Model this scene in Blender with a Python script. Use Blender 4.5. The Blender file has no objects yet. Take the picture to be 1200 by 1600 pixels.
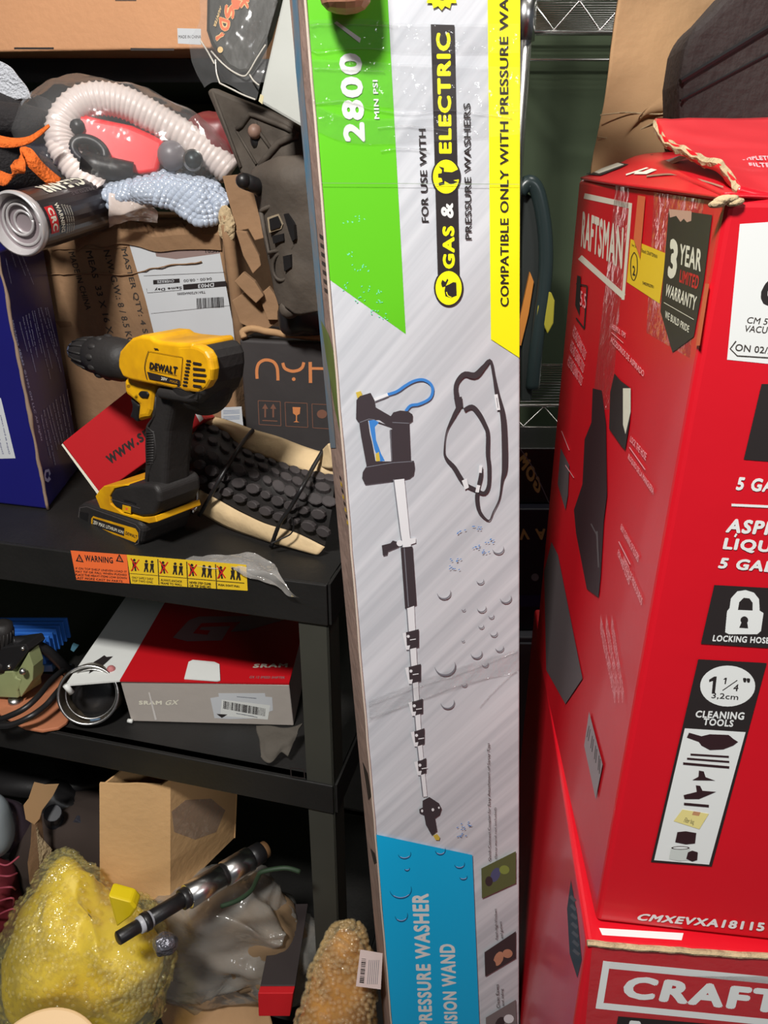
import bpy, bmesh, math, random
from mathutils import Vector as V, Matrix, noise
from mathutils.geometry import tessellate_polygon
random.seed(7); noise.seed_set(5)
SC = bpy.context.scene
COL = SC.collection
E = 1.45                       # eye height of the person holding the phone
TH = math.radians(24.0); CT, ST = math.cos(TH), math.sin(TH); F = 1200.0

# ---------------------------------------------------------------- camera, world, light, exposure
cd = bpy.data.cameras.new('camera'); cam = bpy.data.objects.new('camera', cd); COL.objects.link(cam)
cam.location = (0, 0, E); cam.rotation_euler = (math.pi/2 - TH, 0, 0)
cd.sensor_fit = 'VERTICAL'; cd.sensor_height = 24.0; cd.lens = 24.0*F/1600.0; cd.clip_start = 0.02
SC.camera = cam
SC.view_settings.view_transform = 'Standard'; SC.view_settings.look = 'None'
SC.view_settings.gamma = 1.0; SC.view_settings.use_curve_mapping = False
SC.view_settings.exposure = 0.0
w = bpy.data.worlds.new('world'); SC.world = w; w.use_nodes = True
w.node_tree.nodes['Background'].inputs[0].default_value = (0.75, 0.85, 1.0, 1)
w.node_tree.nodes['Background'].inputs[1].default_value = 0.08
def area(name, loc, target, size, size_y, power, col=(1, 1, 1)):
    l = bpy.data.lights.new(name, 'AREA'); l.shape = 'RECTANGLE'; l.size = size; l.size_y = size_y
    l.energy = power; l.color = col
    o = bpy.data.objects.new(name, l); COL.objects.link(o); o.location = loc
    o.rotation_euler = (V(target) - V(loc)).to_track_quat('-Z', 'Y').to_euler(); return o
area('ceiling_lamp', (-0.42, -0.28, E+1.02), (0.0, 0.7, E-0.4), 0.26, 0.16, 41, (1.0, 0.97, 0.93))
area('far_fill_light', (1.6, -1.6, E+0.95), (0.3, 0.8, E-0.4), 0.9, 0.3, 14, (0.97, 0.98, 1.0))  # added weak ambient fill from the far right, not a known fixture
area('rear_fill_light', (0.55, 1.05, E+1.08), (0.5, 1.2, 0.0), 0.3, 0.3, 5, (1.0, 0.98, 0.92))  # added light to brighten the rack and the gap, no such lamp known

# ---------------------------------------------------------------- pixel rays onto real planes
def ray(px, py):
    u = px-600.0; v = 800.0-py
    return V((u, v*ST+F*CT, v*CT-F*ST))
def PY(px, py, Y):
    d = ray(px, py); return V((d.x*Y/d.y, Y, E+d.z*Y/d.y))
def PZ(px, py, z):
    d = ray(px, py); k = (z-E)/d.z; return V((d.x*k, d.y*k, z))
class Pl:
    def __init__(s, a, b, c):
        s.o = V(a); s.n = (V(b)-s.o).cross(V(c)-s.o).normalized()
        if s.n.dot(V((0, 0, E))-s.o) < 0: s.n = -s.n
    def px(s, x, y, off=0.0):
        d = ray(x, y); o = V((0, 0, E)); q = s.o + s.n*off
        return o + d*((q-o).dot(s.n)/d.dot(s.n))
def proj(p):
    x, y, z = p[0], p[1], p[2]-E
    d = y*CT - z*ST; up = z*CT + y*ST
    return (600+F*x/d, 800-F*up/d)

# ---------------------------------------------------------------- materials
MAT = {}
def mat(name, col, rough=0.6, metal=0.0, var=0.0, vscale=8.0, bump=0.0, bscale=60.0, spec=0.5, col2=None, stretch=None, coat=0.0):
    if name in MAT: return MAT[name]
    m = bpy.data.materials.new(name); m.use_nodes = True; nt = m.node_tree; b = nt.nodes['Principled BSDF']
    b.inputs['Base Color'].default_value = (*col, 1); b.inputs['Roughness'].default_value = rough
    b.inputs['Metallic'].default_value = metal; b.inputs['Specular IOR Level'].default_value = spec
    b.inputs['Coat Weight'].default_value = coat; b.inputs['Coat Roughness'].default_value = 0.12
    tc = nt.nodes.new('ShaderNodeTexCoord'); mp = nt.nodes.new('ShaderNodeMapping')
    nt.links.new(tc.outputs['Object'], mp.inputs[0])
    if stretch: mp.vector_type = 'TEXTURE'; mp.inputs['Rotation'].default_value = stretch[0]; mp.inputs['Scale'].default_value = stretch[1]
    if var or col2:
        n = nt.nodes.new('ShaderNodeTexNoise'); n.inputs['Scale'].default_value = vscale; n.inputs['Detail'].default_value = 6
        r = nt.nodes.new('ShaderNodeValToRGB'); r.color_ramp.elements[0].position = 0.35; r.color_ramp.elements[1].position = 0.68
        c2 = col2 or tuple(c*(1-var) for c in col); r.color_ramp.elements[0].color = (*c2, 1); r.color_ramp.elements[1].color = (*col, 1)
        nt.links.new(mp.outputs[0], n.inputs[0]); nt.links.new(n.outputs[0], r.inputs[0]); nt.links.new(r.outputs[0], b.inputs['Base Color'])
    if bump:
        n = nt.nodes.new('ShaderNodeTexNoise'); n.inputs['Scale'].default_value = bscale; n.inputs['Detail'].default_value = 4
        bu = nt.nodes.new('ShaderNodeBump'); bu.inputs['Strength'].default_value = bump; bu.inputs['Distance'].default_value = 0.01
        nt.links.new(mp.outputs[0], n.inputs[0]); nt.links.new(n.outputs[0], bu.inputs['Height']); nt.links.new(bu.outputs[0], b.inputs['Normal'])
    MAT[name] = m; return m
def film(name, tint, opaque=0.12, rough=0.12, bump=0.5, bscale=25.0, milk=0.0):
    """clear plastic film: see-through with glossy wrinkles and a little milkiness"""
    if name in MAT: return MAT[name]
    m = bpy.data.materials.new(name); m.use_nodes = True; nt = m.node_tree; nt.nodes.clear()
    out = nt.nodes.new('ShaderNodeOutputMaterial'); tr = nt.nodes.new('ShaderNodeBsdfTransparent'); gl = nt.nodes.new('ShaderNodeBsdfGlossy')
    df = nt.nodes.new('ShaderNodeBsdfDiffuse'); fr = nt.nodes.new('ShaderNodeLayerWeight'); m1 = nt.nodes.new('ShaderNodeMixShader'); m2 = nt.nodes.new('ShaderNodeMixShader')
    ad = nt.nodes.new('ShaderNodeMath'); ad.operation = 'MULTIPLY_ADD'; ad.inputs[1].default_value = 0.35; ad.inputs[2].default_value = opaque; fr.inputs[0].default_value = 0.25
    tr.inputs[0].default_value = (*[0.5+0.5*c for c in tint], 1); df.inputs[0].default_value = (*tint, 1); gl.inputs[0].default_value = (1, 1, 1, 1); gl.inputs['Roughness'].default_value = rough
    tc = nt.nodes.new('ShaderNodeTexCoord'); n = nt.nodes.new('ShaderNodeTexNoise'); n.inputs['Scale'].default_value = bscale; n.inputs['Detail'].default_value = 3
    bu = nt.nodes.new('ShaderNodeBump'); bu.inputs['Strength'].default_value = bump; bu.inputs['Distance'].default_value = 0.02
    L = nt.links.new; L(tc.outputs['Object'], n.inputs[0]); L(n.outputs[0], bu.inputs['Height']); L(bu.outputs[0], gl.inputs['Normal']); L(bu.outputs[0], fr.inputs['Normal'])
    m1.inputs[0].default_value = milk; L(tr.outputs[0], m1.inputs[1]); L(df.outputs[0], m1.inputs[2])
    L(fr.outputs[1], ad.inputs[0]); L(ad.outputs[0], m2.inputs[0]); L(m1.outputs[0], m2.inputs[1]); L(gl.outputs[0], m2.inputs[2]); L(m2.outputs[0], out.inputs[0])
    MAT[name] = m; return m
def sr(r, g, b):
    f = lambda c: (c/255/12.92) if c/255 <= 0.04045 else ((c/255+0.055)/1.055)**2.4
    return (f(r), f(g), f(b))

CARD = mat('brown_cardboard', sr(178, 140, 100), 0.85, var=0.22, vscale=9, bump=0.12, bscale=90)
CARD_O = mat('orange_brown_cardboard', sr(205, 150, 108), 0.85, var=0.1, vscale=6, bump=0.12, bscale=120)
CARD_D = mat('darker_cardboard', sr(150, 116, 84), 0.88, var=0.3, vscale=7, bump=0.25, bscale=40)
CARD_T = mat('torn_cardboard_edge', sr(196, 172, 134), 0.95, var=0.25, vscale=60, bump=0.5, bscale=150)
INK = mat('faded_black_ink', sr(52, 44, 38), 0.8)
BLK = mat('black_print', sr(40, 34, 34), 0.5)
BLKR = mat('black_rubber', sr(40, 37, 36), 0.62, var=0.25, vscale=20, bump=0.08, bscale=200)
BLKP = mat('black_plastic', sr(30, 29, 30), 0.4, bump=0.03, bscale=200)
BLKM = mat('black_powder_coated_steel', sr(31, 30, 29), 0.5, var=0.3, vscale=14, bump=0.06, bscale=180)
GREYM = mat('grey_green_painted_steel', sr(62, 62, 55), 0.6, var=0.15, vscale=10)
DUST = mat('dusty_dark_plastic', sr(88, 79, 70), 0.75, var=0.4, vscale=18, bump=0.3, bscale=35)
WHT = mat('white_print', sr(226, 228, 226), 0.5)
WHTL = mat('white_paper_label', sr(198, 201, 204), 0.55, var=0.06, vscale=12)
WHTC = mat('white_coated_card', sr(222, 224, 220), 0.5, var=0.07, vscale=7, bump=0.05, bscale=40)
RED = mat('red_glossy_print', sr(212, 16, 34), 0.42, var=0.1, vscale=4, bump=0.06, bscale=14, coat=0.25)
REDP = mat('red_plastic', sr(226, 26, 34), 0.35)
REDB = mat('red_carton_print', sr(200, 26, 34), 0.5, var=0.08)
PINK = mat('pale_pink_print', sr(245, 170, 175), 0.5)
CREAM = mat('cream_print', sr(222, 218, 200), 0.5)
GRN = mat('green_print', sr(100, 200, 30), 0.4, coat=0.3, var=0.05, vscale=5)
YEL = mat('bright_yellow_print', sr(244, 240, 20), 0.45)
CYA = mat('cyan_blue_print', sr(10, 180, 235), 0.42, coat=0.2)
BLUP = mat('blue_print', sr(60, 130, 205), 0.5)
YELD = mat('yellow_tool_plastic', sr(240, 180, 14), 0.45, var=0.25, vscale=26, col2=sr(205, 145, 16), bump=0.04, bscale=90)
YELS = mat('yellow_sticker', sr(228, 190, 40), 0.5)
ORS = mat('orange_sticker', sr(240, 110, 55), 0.5)
ORF = mat('orange_webbing', sr(225, 105, 30), 0.85, bump=0.5, bscale=260)
DKBLU = mat('navy_blue_print', sr(24, 24, 104), 0.4, var=0.15, vscale=6, coat=0.2)
PALEB = mat('pale_blue_print', sr(170, 180, 220), 0.6)
CHR = mat('chrome', (0.78, 0.77, 0.75), 0.27, metal=1.0)
STEEL = mat('brushed_steel', (0.55, 0.54, 0.52), 0.32, metal=1.0, bump=0.05, bscale=80)
BRASS = mat('brass', sr(210, 180, 70), 0.35, metal=0.6)
GREYC = mat('grey_carton_print', sr(176, 168, 160), 0.6, var=0.1, vscale=6, bump=0.05)
FAB = mat('black_bag_fabric', sr(42, 39, 40), 0.95, bump=0.4, bscale=240)
TAN = mat('tan_tyre_sidewall', sr(222, 194, 150), 0.7, var=0.22, vscale=22, bump=0.1, bscale=120)
KNOB = mat('tyre_tread_rubber', sr(66, 60, 60), 0.75, var=0.3, vscale=40)
CLEAR = film('clear_plastic_film', (0.95, 0.95, 0.95), 0.03, 0.14, 0.35, 22, 0.06)
CLEARM = film('milky_plastic_film', (0.85, 0.82, 0.78), 0.08, 0.15, 0.8, 24, 0.28)
BUB = film('bubble_wrap_film', (0.85, 0.9, 0.96), 0.06, 0.1, 0.3, 60, 0.25)
TAPE = film('clear_packing_tape', (0.95, 0.95, 0.95), 0.03, 0.07, 0.4, 60, 0.02)
SKIN = mat('skin', sr(196, 140, 112), 0.5, var=0.12, vscale=40, bump=0.05, bscale=200)

# ---------------------------------------------------------------- object helpers
ORG = {}
def tag(o, label, cat, group=None):
    o['label'] = label; o['category'] = cat
    if group: o['group'] = group
    return o
def thing(name, loc, label, cat, group=None):
    o = bpy.data.objects.new(name, None); COL.objects.link(o); o.location = loc; o.empty_display_size = 0.02
    ORG[o] = V(loc); return tag(o, label, cat, group)
def mk(name, verts, faces, mats, parent=None, mi=None, smooth=False, bevel=0.0, bseg=2, solid=0.0, sub=0, weld=False):
    verts = [V(v) for v in verts]
    if parent is not None: org = ORG[parent]
    else:
        n = max(1, len(verts)); c = sum(verts, V((0, 0, 0)))/n; org = V((c.x, c.y, min(v.z for v in verts)))
    me = bpy.data.meshes.new(name); me.from_pydata([tuple(v-org) for v in verts], [], faces)
    for m in (mats if isinstance(mats, (list, tuple)) else [mats]): me.materials.append(m)
    if mi: me.polygons.foreach_set('material_index', mi)
    bm = bmesh.new(); bm.from_mesh(me)
    if weld: bmesh.ops.remove_doubles(bm, verts=bm.verts, dist=1e-5)
    if solid == 0 and not name.startswith('printed'): bmesh.ops.recalc_face_normals(bm, faces=bm.faces)
    bm.to_mesh(me); bm.free()
    if smooth: me.polygons.foreach_set('use_smooth', [True]*len(me.polygons))
    me.update()
    o = bpy.data.objects.new(name, me); COL.objects.link(o); ORG[o] = org
    if parent is not None: o.parent = parent
    else: o.location = org
    if solid: md = o.modifiers.new('s', 'SOLIDIFY'); md.thickness = solid; md.offset = 0
    if sub: md = o.modifiers.new('u', 'SUBSURF'); md.levels = sub; md.render_levels = sub
    if bevel:
        md = o.modifiers.new('b', 'BEVEL'); md.width = bevel; md.segments = bseg; md.limit_method = 'ANGLE'; md.angle_limit = math.radians(30)
        md.harden_normals = False
    return o
class MB:
    def __init__(s): s.v = []; s.f = []; s.m = []; s.mats = []
    def mi(s, m):
        if m not in s.mats: s.mats.append(m)
        return s.mats.index(m)
    def add(s, vs, fs, m):
        k = len(s.v); i = s.mi(m); s.v += [V(v) for v in vs]; s.f += [tuple(a+k for a in f) for f in fs]; s.m += [i]*len(fs)
    def box(s, o, ax, ay, az, m):
        """o corner, three edge vectors"""
        o, ax, ay, az = V(o), V(ax), V(ay), V(az)
        vs = [o, o+ax, o+ax+ay, o+ay, o+az, o+ax+az, o+ax+ay+az, o+ay+az]
        s.add(vs, [(0, 3, 2, 1), (4, 5, 6, 7), (0, 1, 5, 4), (1, 2, 6, 5), (2, 3, 7, 6), (3, 0, 4, 7)], m)
    def tube(s, pts, r, m, n=10, cap=True):
        pts = [V(p) for p in pts]; rs = r if isinstance(r, (list, tuple)) else [r]*len(pts); vs = []; fs = []
        prev = None
        for i, p in enumerate(pts):
            t = (pts[min(i+1, len(pts)-1)]-pts[max(i-1, 0)]).normalized()
            if prev is None: a = t.orthogonal().normalized()
            else: a = (prev - t*prev.dot(t)).normalized()
            prev = a; b = t.cross(a)
            for k in range(n):
                an = 2*math.pi*k/n; vs.append(p+(a*math.cos(an)+b*math.sin(an))*rs[i])
        for i in range(len(pts)-1):
            for k in range(n): fs.append((i*n+k, i*n+(k+1) % n, (i+1)*n+(k+1) % n, (i+1)*n+k))
        if cap: fs.append(tuple(range(n))[::-1]); fs.append(tuple((len(pts)-1)*n+k for k in range(n)))
        s.add(vs, fs, m)
    def prism(s, poly, ext, m):
        poly = [V(p) for p in poly]; ext = V(ext); n = len(poly)
        tr = tessellate_polygon([poly]); vs = poly+[p+ext for p in poly]
        fs = [tuple(t) for t in tr]+[tuple(i+n for i in t)[::-1] for t in tr]+[(i, (i+1) % n, n+(i+1) % n, n+i) for i in range(n)]
        s.add(vs, fs, m)
    def prismN(s, poly, ext, m):
        poly = [V(p) for p in poly]; ext = V(ext); n = len(poly)
        s.add(poly+[p+ext for p in poly], [tuple(range(n)), tuple(range(2*n-1, n-1, -1))]+[(i, (i+1) % n, n+(i+1) % n, n+i) for i in range(n)], m)
    def ball(s, c, r, m, nu=10, nv=6, ax=None):
        c = V(c); R = ax or (V((r, 0, 0)), V((0, r, 0)), V((0, 0, r))); vs = []; fs = []
        for j in range(nv+1):
            ph = math.pi*j/nv
            for i in range(nu):
                a = 2*math.pi*i/nu; vs.append(c+R[0]*(math.sin(ph)*math.cos(a))+R[1]*(math.sin(ph)*math.sin(a))+R[2]*math.cos(ph))
        for j in range(nv):
            for i in range(nu): fs.append((j*nu+i, j*nu+(i+1) % nu, (j+1)*nu+(i+1) % nu, (j+1)*nu+i))
        s.add(vs, fs, m)
    def build(s, name, parent=None, **k):
        return mk(name, s.v, s.f, s.mats, parent, s.m, **k)
def cr(pts, n):
    """Catmull-Rom resample of a list of vectors"""
    pts = [V(p) for p in pts]; out = []; L = len(pts)
    for k in range(n):
        t = k/(n-1)*(L-1); i = min(int(t), L-2); f = t-i
        p0, p1, p2, p3 = pts[max(i-1, 0)], pts[i], pts[i+1], pts[min(i+2, L-1)]
        out.append(0.5*((2*p1)+(p2-p0)*f+(2*p0-5*p1+4*p2-p3)*f*f+(3*p1-p0-3*p2+p3)*f*f*f))
    return out
def grid(rows, nx, ny):
    R = [cr(r, nx) for r in rows]; C = [cr([R[j][i] for j in range(len(R))], ny) for i in range(nx)]
    return [[C[i][j] for i in range(nx)] for j in range(ny)]
def gfaces(nx, ny): return [(j*nx+i, j*nx+i+1, (j+1)*nx+i+1, (j+1)*nx+i) for j in range(ny-1) for i in range(nx-1)]
def crumple(G, amp, sc, seed=0.0):
    for r in G:
        for i in range(len(r)):
            p = r[i]; r[i] = p + noise.noise_vector(p*sc+V((seed, seed, 0)))*amp + noise.noise_vector(p*sc*2.7+V((0, seed, 5)))*amp*0.45
    return G
def sheet(name, rows, m, parent=None, nx=24, ny=16, amp=0.0, sc=12, solid=0.0, seed=0.0, smooth=True):
    G = crumple(grid(rows, nx, ny), amp, sc, seed); vs = [p for r in G for p in r]
    return mk(name, vs, gfaces(nx, ny), m, parent, smooth=smooth, solid=solid)
def dome(mb, p, t, b, n, r, m):
    vs = [p+(t*math.cos(k*.898)+b*math.sin(k*.898))*r for k in range(7)]+[p+(t*math.cos(k*.898)+b*math.sin(k*.898))*r*.7+n*r*.45 for k in range(7)]+[p+n*r*.62]
    mb.add(vs, [(k, (k+1) % 7, 7+(k+1) % 7, 7+k) for k in range(7)]+[(7+k, 7+(k+1) % 7, 14) for k in range(7)], m)
def lump(c, R, m, name, parent=None, amp=0.02, sc=6, seed=0, nu=48, nv=30, sq=1.0, bub=0, br=0.005, bm_=None, fold=0.0):
    """closed crumpled body; R = three axis vectors; sq<1 squares it up"""
    c = V(c); R = [V(r) for r in R]; f = lambda x: math.copysign(abs(x)**sq, x)
    def pt(a, ph):
        p = c+R[0]*(f(math.sin(ph))*f(math.cos(a)))+R[1]*(f(math.sin(ph))*f(math.sin(a)))+R[2]*f(math.cos(ph))
        d = noise.noise_vector(p*sc+V((seed, 0, seed)))*amp + noise.noise_vector(p*sc*3+V((seed, 3, 1)))*amp*0.35
        if fold:
            q = p*sc*1.6+V((seed*2, 0, 1)); rdg = 1-2*abs(noise.noise(q)); rd2 = 1-2*abs(noise.noise(q*2.3)); d += (p-c).normalized()*fold*(rdg*.7+rd2*.3)
        return p+d
    mb = MB(); vs = []; fs = []
    for j in range(nv+1):
        for i in range(nu): vs.append(pt(2*math.pi*i/nu, math.pi*min(max(j/nv, .001), .999)))
    for j in range(nv):
        for i in range(nu): fs.append((j*nu+i, j*nu+(i+1) % nu, (j+1)*nu+(i+1) % nu, (j+1)*nu+i))
    mb.add(vs, fs, m)
    if bub:
        for k in range(bub):
            z = max(-.999, min(.999, 1-2*(k+0.5)/bub+random.uniform(-.02, .02))); ph = math.acos(z); a = (k*2.399963+random.uniform(-.06, .06)) % (2*math.pi)
            p = pt(a, ph); n = (p-c).normalized()
            if n.y > 0.5: continue
            t = n.orthogonal().normalized(); b = n.cross(t); dome(mb, p, t, b, n, br, bm_ or m)
    return mb.build(name, parent, smooth=True)

# ---------------------------------------------------------------- lettering
_TC = {}
def glyphs(txt, bold):
    key = (txt, bold)
    if key in _TC: return _TC[key]
    c = bpy.data.curves.new('t', 'FONT'); c.body = txt; c.resolution_u = 3; c.space_character = 1.0+bold*3
    o = bpy.data.objects.new('t', c); COL.objects.link(o); dg = bpy.context.evaluated_depsgraph_get(); dg.update()
    me = bpy.data.meshes.new_from_object(o.evaluated_get(dg)); vs = [V((v.co.x, v.co.y)) for v in me.vertices]; fs = [tuple(p.vertices) for p in me.polygons]
    bpy.data.objects.remove(o); bpy.data.curves.remove(c); bpy.data.meshes.remove(me)
    if bold > .004 and vs:      # heavier strokes: the letters' own shape repeated a stroke's width around
        lay = [0]*len(vs); v0 = list(vs); f0 = list(fs); b = bold*.9
        for q, (dx, dy) in enumerate(((b, 0), (-b, 0), (0, b), (0, -b), (b*.7, b*.7), (-b*.7, b*.7), (b*.7, -b*.7), (-b*.7, -b*.7))):
            k = len(vs); lay += [q+1]*len(v0); vs += [V((v.x+dx, v.y+dy)) for v in v0]; fs += [tuple(i+k for i in f) for f in f0]
    if vs:
        x0 = min(v.x for v in vs); x1 = max(v.x for v in vs); y0 = min(v.y for v in vs); y1 = max(v.y for v in vs)
        lay = lay if bold > .004 else [0]*len(vs)
        vs = [((v.x-x0)/(x1-x0), (v.y-y0)/(y1-y0), L) for v, L in zip(vs, lay)]
    _TC[key] = (vs, fs); return _TC[key]
class Dec:
    """flat printing that lies on one plane of its box"""
    def __init__(s, pl, conv=None): s.pl = pl; s.mb = MB(); s.c = conv or (lambda x, y: (x, y)); s.k = 0
    def off(s): s.k += 1; return 0.00015+0.000008*s.k
    def poly(s, pts, m):
        o = s.off(); P = [s.pl.px(*s.c(*p), o) for p in pts]; tr = tessellate_polygon([P]); n = s.pl.n
        fs = []
        for t in tr:
            a, b, c = (P[i] for i in t); fs.append(tuple(t) if (b-a).cross(c-a).dot(n) > 0 else tuple(t)[::-1])
        s.mb.add(P, fs, m)
    def line(s, pts, wd, m):
        pts = [V(p) for p in pts]; o = s.off(); vs = []; fs = []
        for i, p in enumerate(pts):
            t = (pts[min(i+1, len(pts)-1)]-pts[max(i-1, 0)]).normalized(); nn = V((-t.y, t.x))*(wd[i] if isinstance(wd, (list, tuple)) else wd)/2
            vs += [s.pl.px(*s.c(*(p+nn)), o), s.pl.px(*s.c(*(p-nn)), o)]
        for i in range(len(pts)-1): fs.append((2*i, 2*i+1, 2*i+3, 2*i+2))
        s.mb.add(vs, fs, m)
    def curve(s, pts, wd, m, n=24):
        P = cr([V((*p, 0)) for p in pts], n); s.line([(p.x, p.y) for p in P], wd, m)
    def ell(s, c, rx, ry, m, n=28, rot=0.0):
        cr_, sr_ = math.cos(rot), math.sin(rot)
        s.poly([(c[0]+rx*math.cos(a)*cr_-ry*math.sin(a)*sr_, c[1]+rx*math.cos(a)*sr_+ry*math.sin(a)*cr_) for a in [2*math.pi*i/n for i in range(n)]], m)
    def text(s, txt, q, m, bold=0.0):
        vs, fs = glyphs(txt, bold); o = s.off(); BL, BR, TR, TL = [s.pl.px(*s.c(*p), o) for p in q]
        P = [(BL*(1-u)+BR*u)*(1-v)+(TL*(1-u)+TR*u)*v+s.pl.n*(L*5e-6) for u, v, L in vs]; s.mb.add(P, fs, m); s.k += 5 if bold > .004 else 0
    def build(s, name, parent): return s.mb.build(name, parent)
def offs(k): return lambda x, y: (x, y)
def conv(x0, y0, sc): return lambda x, y: (x0+x/sc, y0+y/sc)
def lerp(a, b, t): return a*(1-t)+b*t
def hexa(name, B, T, m, parent=None, bevel=0.003, cuts=0, amp=0.0, mats=None):
    """box from 4 bottom and 4 top corners"""
    vs = [V(p) for p in B+T]; fs = [(0, 3, 2, 1), (4, 5, 6, 7), (0, 1, 5, 4), (1, 2, 6, 5), (2, 3, 7, 6), (3, 0, 4, 7)]
    return mk(name, vs, fs, m, parent, bevel=bevel, bseg=3)
# ================================================================ the setting
def structure(name, o, ax, ay, az, m):
    mb = MB(); mb.box(o, ax, ay, az, m); b = mb.build(name); b['kind'] = 'structure'; return b
WALL = mat('dark_green_grey_wall', sr(66, 78, 56), 0.9, var=0.15, vscale=3)
WALLL = mat('dull_garage_wall', sr(90, 88, 80), 0.9, var=0.15, vscale=3)
FLO = mat('stained_concrete', sr(88, 86, 84), 0.85, var=0.4, vscale=5, bump=0.2, bscale=40)
structure('floor', (-2, -2.4, -0.1), (4.6, 0, 0), (0, 4.2, 0), (0, 0, 0.1), FLO)
structure('wall_back', (-2, 1.72, 0), (4.6, 0, 0), (0, 0.1, 0), (0, 0, 2.6), WALL)
structure('wall_left', (-2.1, -2.4, 0), (0.1, 0, 0), (0, 4.2, 0), (0, 0, 2.6), WALLL)
structure('ceiling', (-2, -2.4, 2.6), (4.6, 0, 0), (0, 4.2, 0), (0, 0, 0.1), WALLL)

# ================================================================ steel shelving on the left
A = math.radians(14.5); EX = V((math.cos(A), -math.sin(A), 0)); EY = V((math.sin(A), math.cos(A), 0)); UZ = V((0, 0, 1))
F0 = V((-0.062, 0.736, 0))
def SH(s, t, z): return F0+EX*s+EY*t+UZ*z
Z1, Z2, Z3 = E-0.414, E-0.70, 0.24
LEN, DEP = 1.15, 0.45
sh = thing('metal_shelving', SH(-0.5, 0.2, 0), 'black steel shelving unit on the left with warning stickers on its upper beam', 'shelving')
for (s, t) in ((0, 0), (-LEN, 0), (0, DEP), (-LEN, DEP)):
    mb = MB(); sx = -1 if s == 0 else 1; ty = 1 if t == 0 else -1
    mb.box(SH(s, t, 0), EX*0.036*sx, EY*0.003*ty, UZ*(Z1-0.002), GREYM); mb.box(SH(s, t, 0), EX*0.003*sx, EY*0.036*ty, UZ*(Z1-0.002), GREYM)
    mb.build('upright_post', sh)
for i, z in enumerate((Z1, Z2, Z3)):
    h = 0.052 if i == 0 else 0.045
    for t in (-0.0035, DEP-0.0005):
        mb = MB(); mb.box(SH(-LEN, t, z-h), EX*(LEN if t > 0 or i == 0 else LEN-0.001), EY*0.004, UZ*h, BLKM)
        mb.box(SH(-LEN, t+(0.004 if t < 0 else -0.012), z-0.004), EX*LEN, EY*0.012, UZ*0.004, BLKM); mb.build('beam', sh, bevel=0.0012)
    for s in (-LEN-0.004, 0.0005):
        mb = MB(); mb.box(SH(s, 0, z-h), EX*0.003, EY*DEP, UZ*h, BLKM); mb.build('side_beam', sh)
    mb = MB(); mb.box(SH(-LEN+0.001, 0.001, z-0.006), EX*(LEN-0.002), EY*(DEP-0.002), UZ*0.006, BLKM); mb.build('deck', sh)
RAIL = Pl(SH(0, -0.0038, Z1), SH(-1, -0.0038, Z1), SH(0, -0.0038, Z1-0.1))
c3 = conv(0, 500, 2.2222)
d = Dec(RAIL, c3)
d.poly([(245, 800), (440, 815), (450, 915), (265, 902)], ORS)
d.text('WARNING', [(295, 838), (393, 846), (391, 824), (293, 815)], BLK, 0.04)
for x in (263, 402): d.poly([(x, 838), (x+28, 842), (x+12, 812)], BLK); d.poly([(x+7, 835), (x+21, 837), (x+12, 820)], ORS); d.line([(x+13, 824), (x+14, 834)], 2, BLK)
for k in range(4):
    tx = ['IF ON TOP SHELF UNEVEN LOAD IT', 'MAY TIP OR FALL WHEN PUSHED', 'PLACE THE HEAVY ITEMS LOW DOWN', 'LAST MORE CAST IN PARTS'][k]
    y = 866+k*11; d.text(tx, [(262, y), (440-(k == 3)*15, y+12), (440-(k == 3)*15, y+5), (262, y-8)], BLK, 0.02)
d.build('printed_orange_sticker', sh)['label'] = 'orange warning sticker'
d = Dec(RAIL, c3); d.poly([(440, 815), (855, 850), (860, 940), (455, 915)], YELS)
for k in range(4):
    x = 450+k*100; y = 822+k*8.5
    d.line([(x, y+58), (x+98, y+66)], 2, BLK); 
    if k: d.line([(x-2, y), (x+2, y+88)], 3, BLK)
    for (dx, dy, s) in ((16, 12, 1), (58, 16, 1), (78, 18, 0.9)):
        d.ell((x+dx, y+dy), 5, 5, BLK, 10); d.poly([(x+dx-7, y+dy+6), (x+dx+7, y+dy+6), (x+dx+5, y+dy+22), (x+dx+8, y+dy+38), (x+dx+2, y+dy+38), (x+dx, y+dy+25), (x+dx-5, y+dy+38), (x+dx-9, y+dy+36), (x+dx-5, y+dy+20)], BLK)
    if k < 5: d.line([(x+4, y+6), (x+32, y+48)], 4, REDB); d.line([(x+33, y+10), (x+5, y+50)], 4, REDB)
    for j in range(2 if k != 3 else 1): d.text(['ONLY SAFELY SHELF', 'ALWAYS ANCHOR', 'NEVER STEP CLIMB', 'PUSH, DON\'T PULL'][k] if j == 0 else ['TOP TWO ONE.', 'FRAME TO WALL', 'OR TIP SHELVES'][k], [(x+8, y+76+j*11), (x+82, y+82+j*11), (x+82, y+74+j*11), (x+8, y+68+j*11)], BLK, 0.02)
d.build('printed_yellow_sticker', sh)['label'] = 'yellow pictogram sticker'
RAIL2 = Pl(SH(0, -0.0038, Z2), SH(-1, -0.0038, Z2), SH(0, -0.0038, Z2-0.1))
d = Dec(RAIL2)
for a, b in (((454, 1200), (475, 1202)), ((475, 1202), (476, 1216)), ((476, 1216), (455, 1214)), ((455, 1214), (454, 1200))): d.line([a, b], 1.6, BLK)
d.build('printed_slot_outline', sh)

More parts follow.
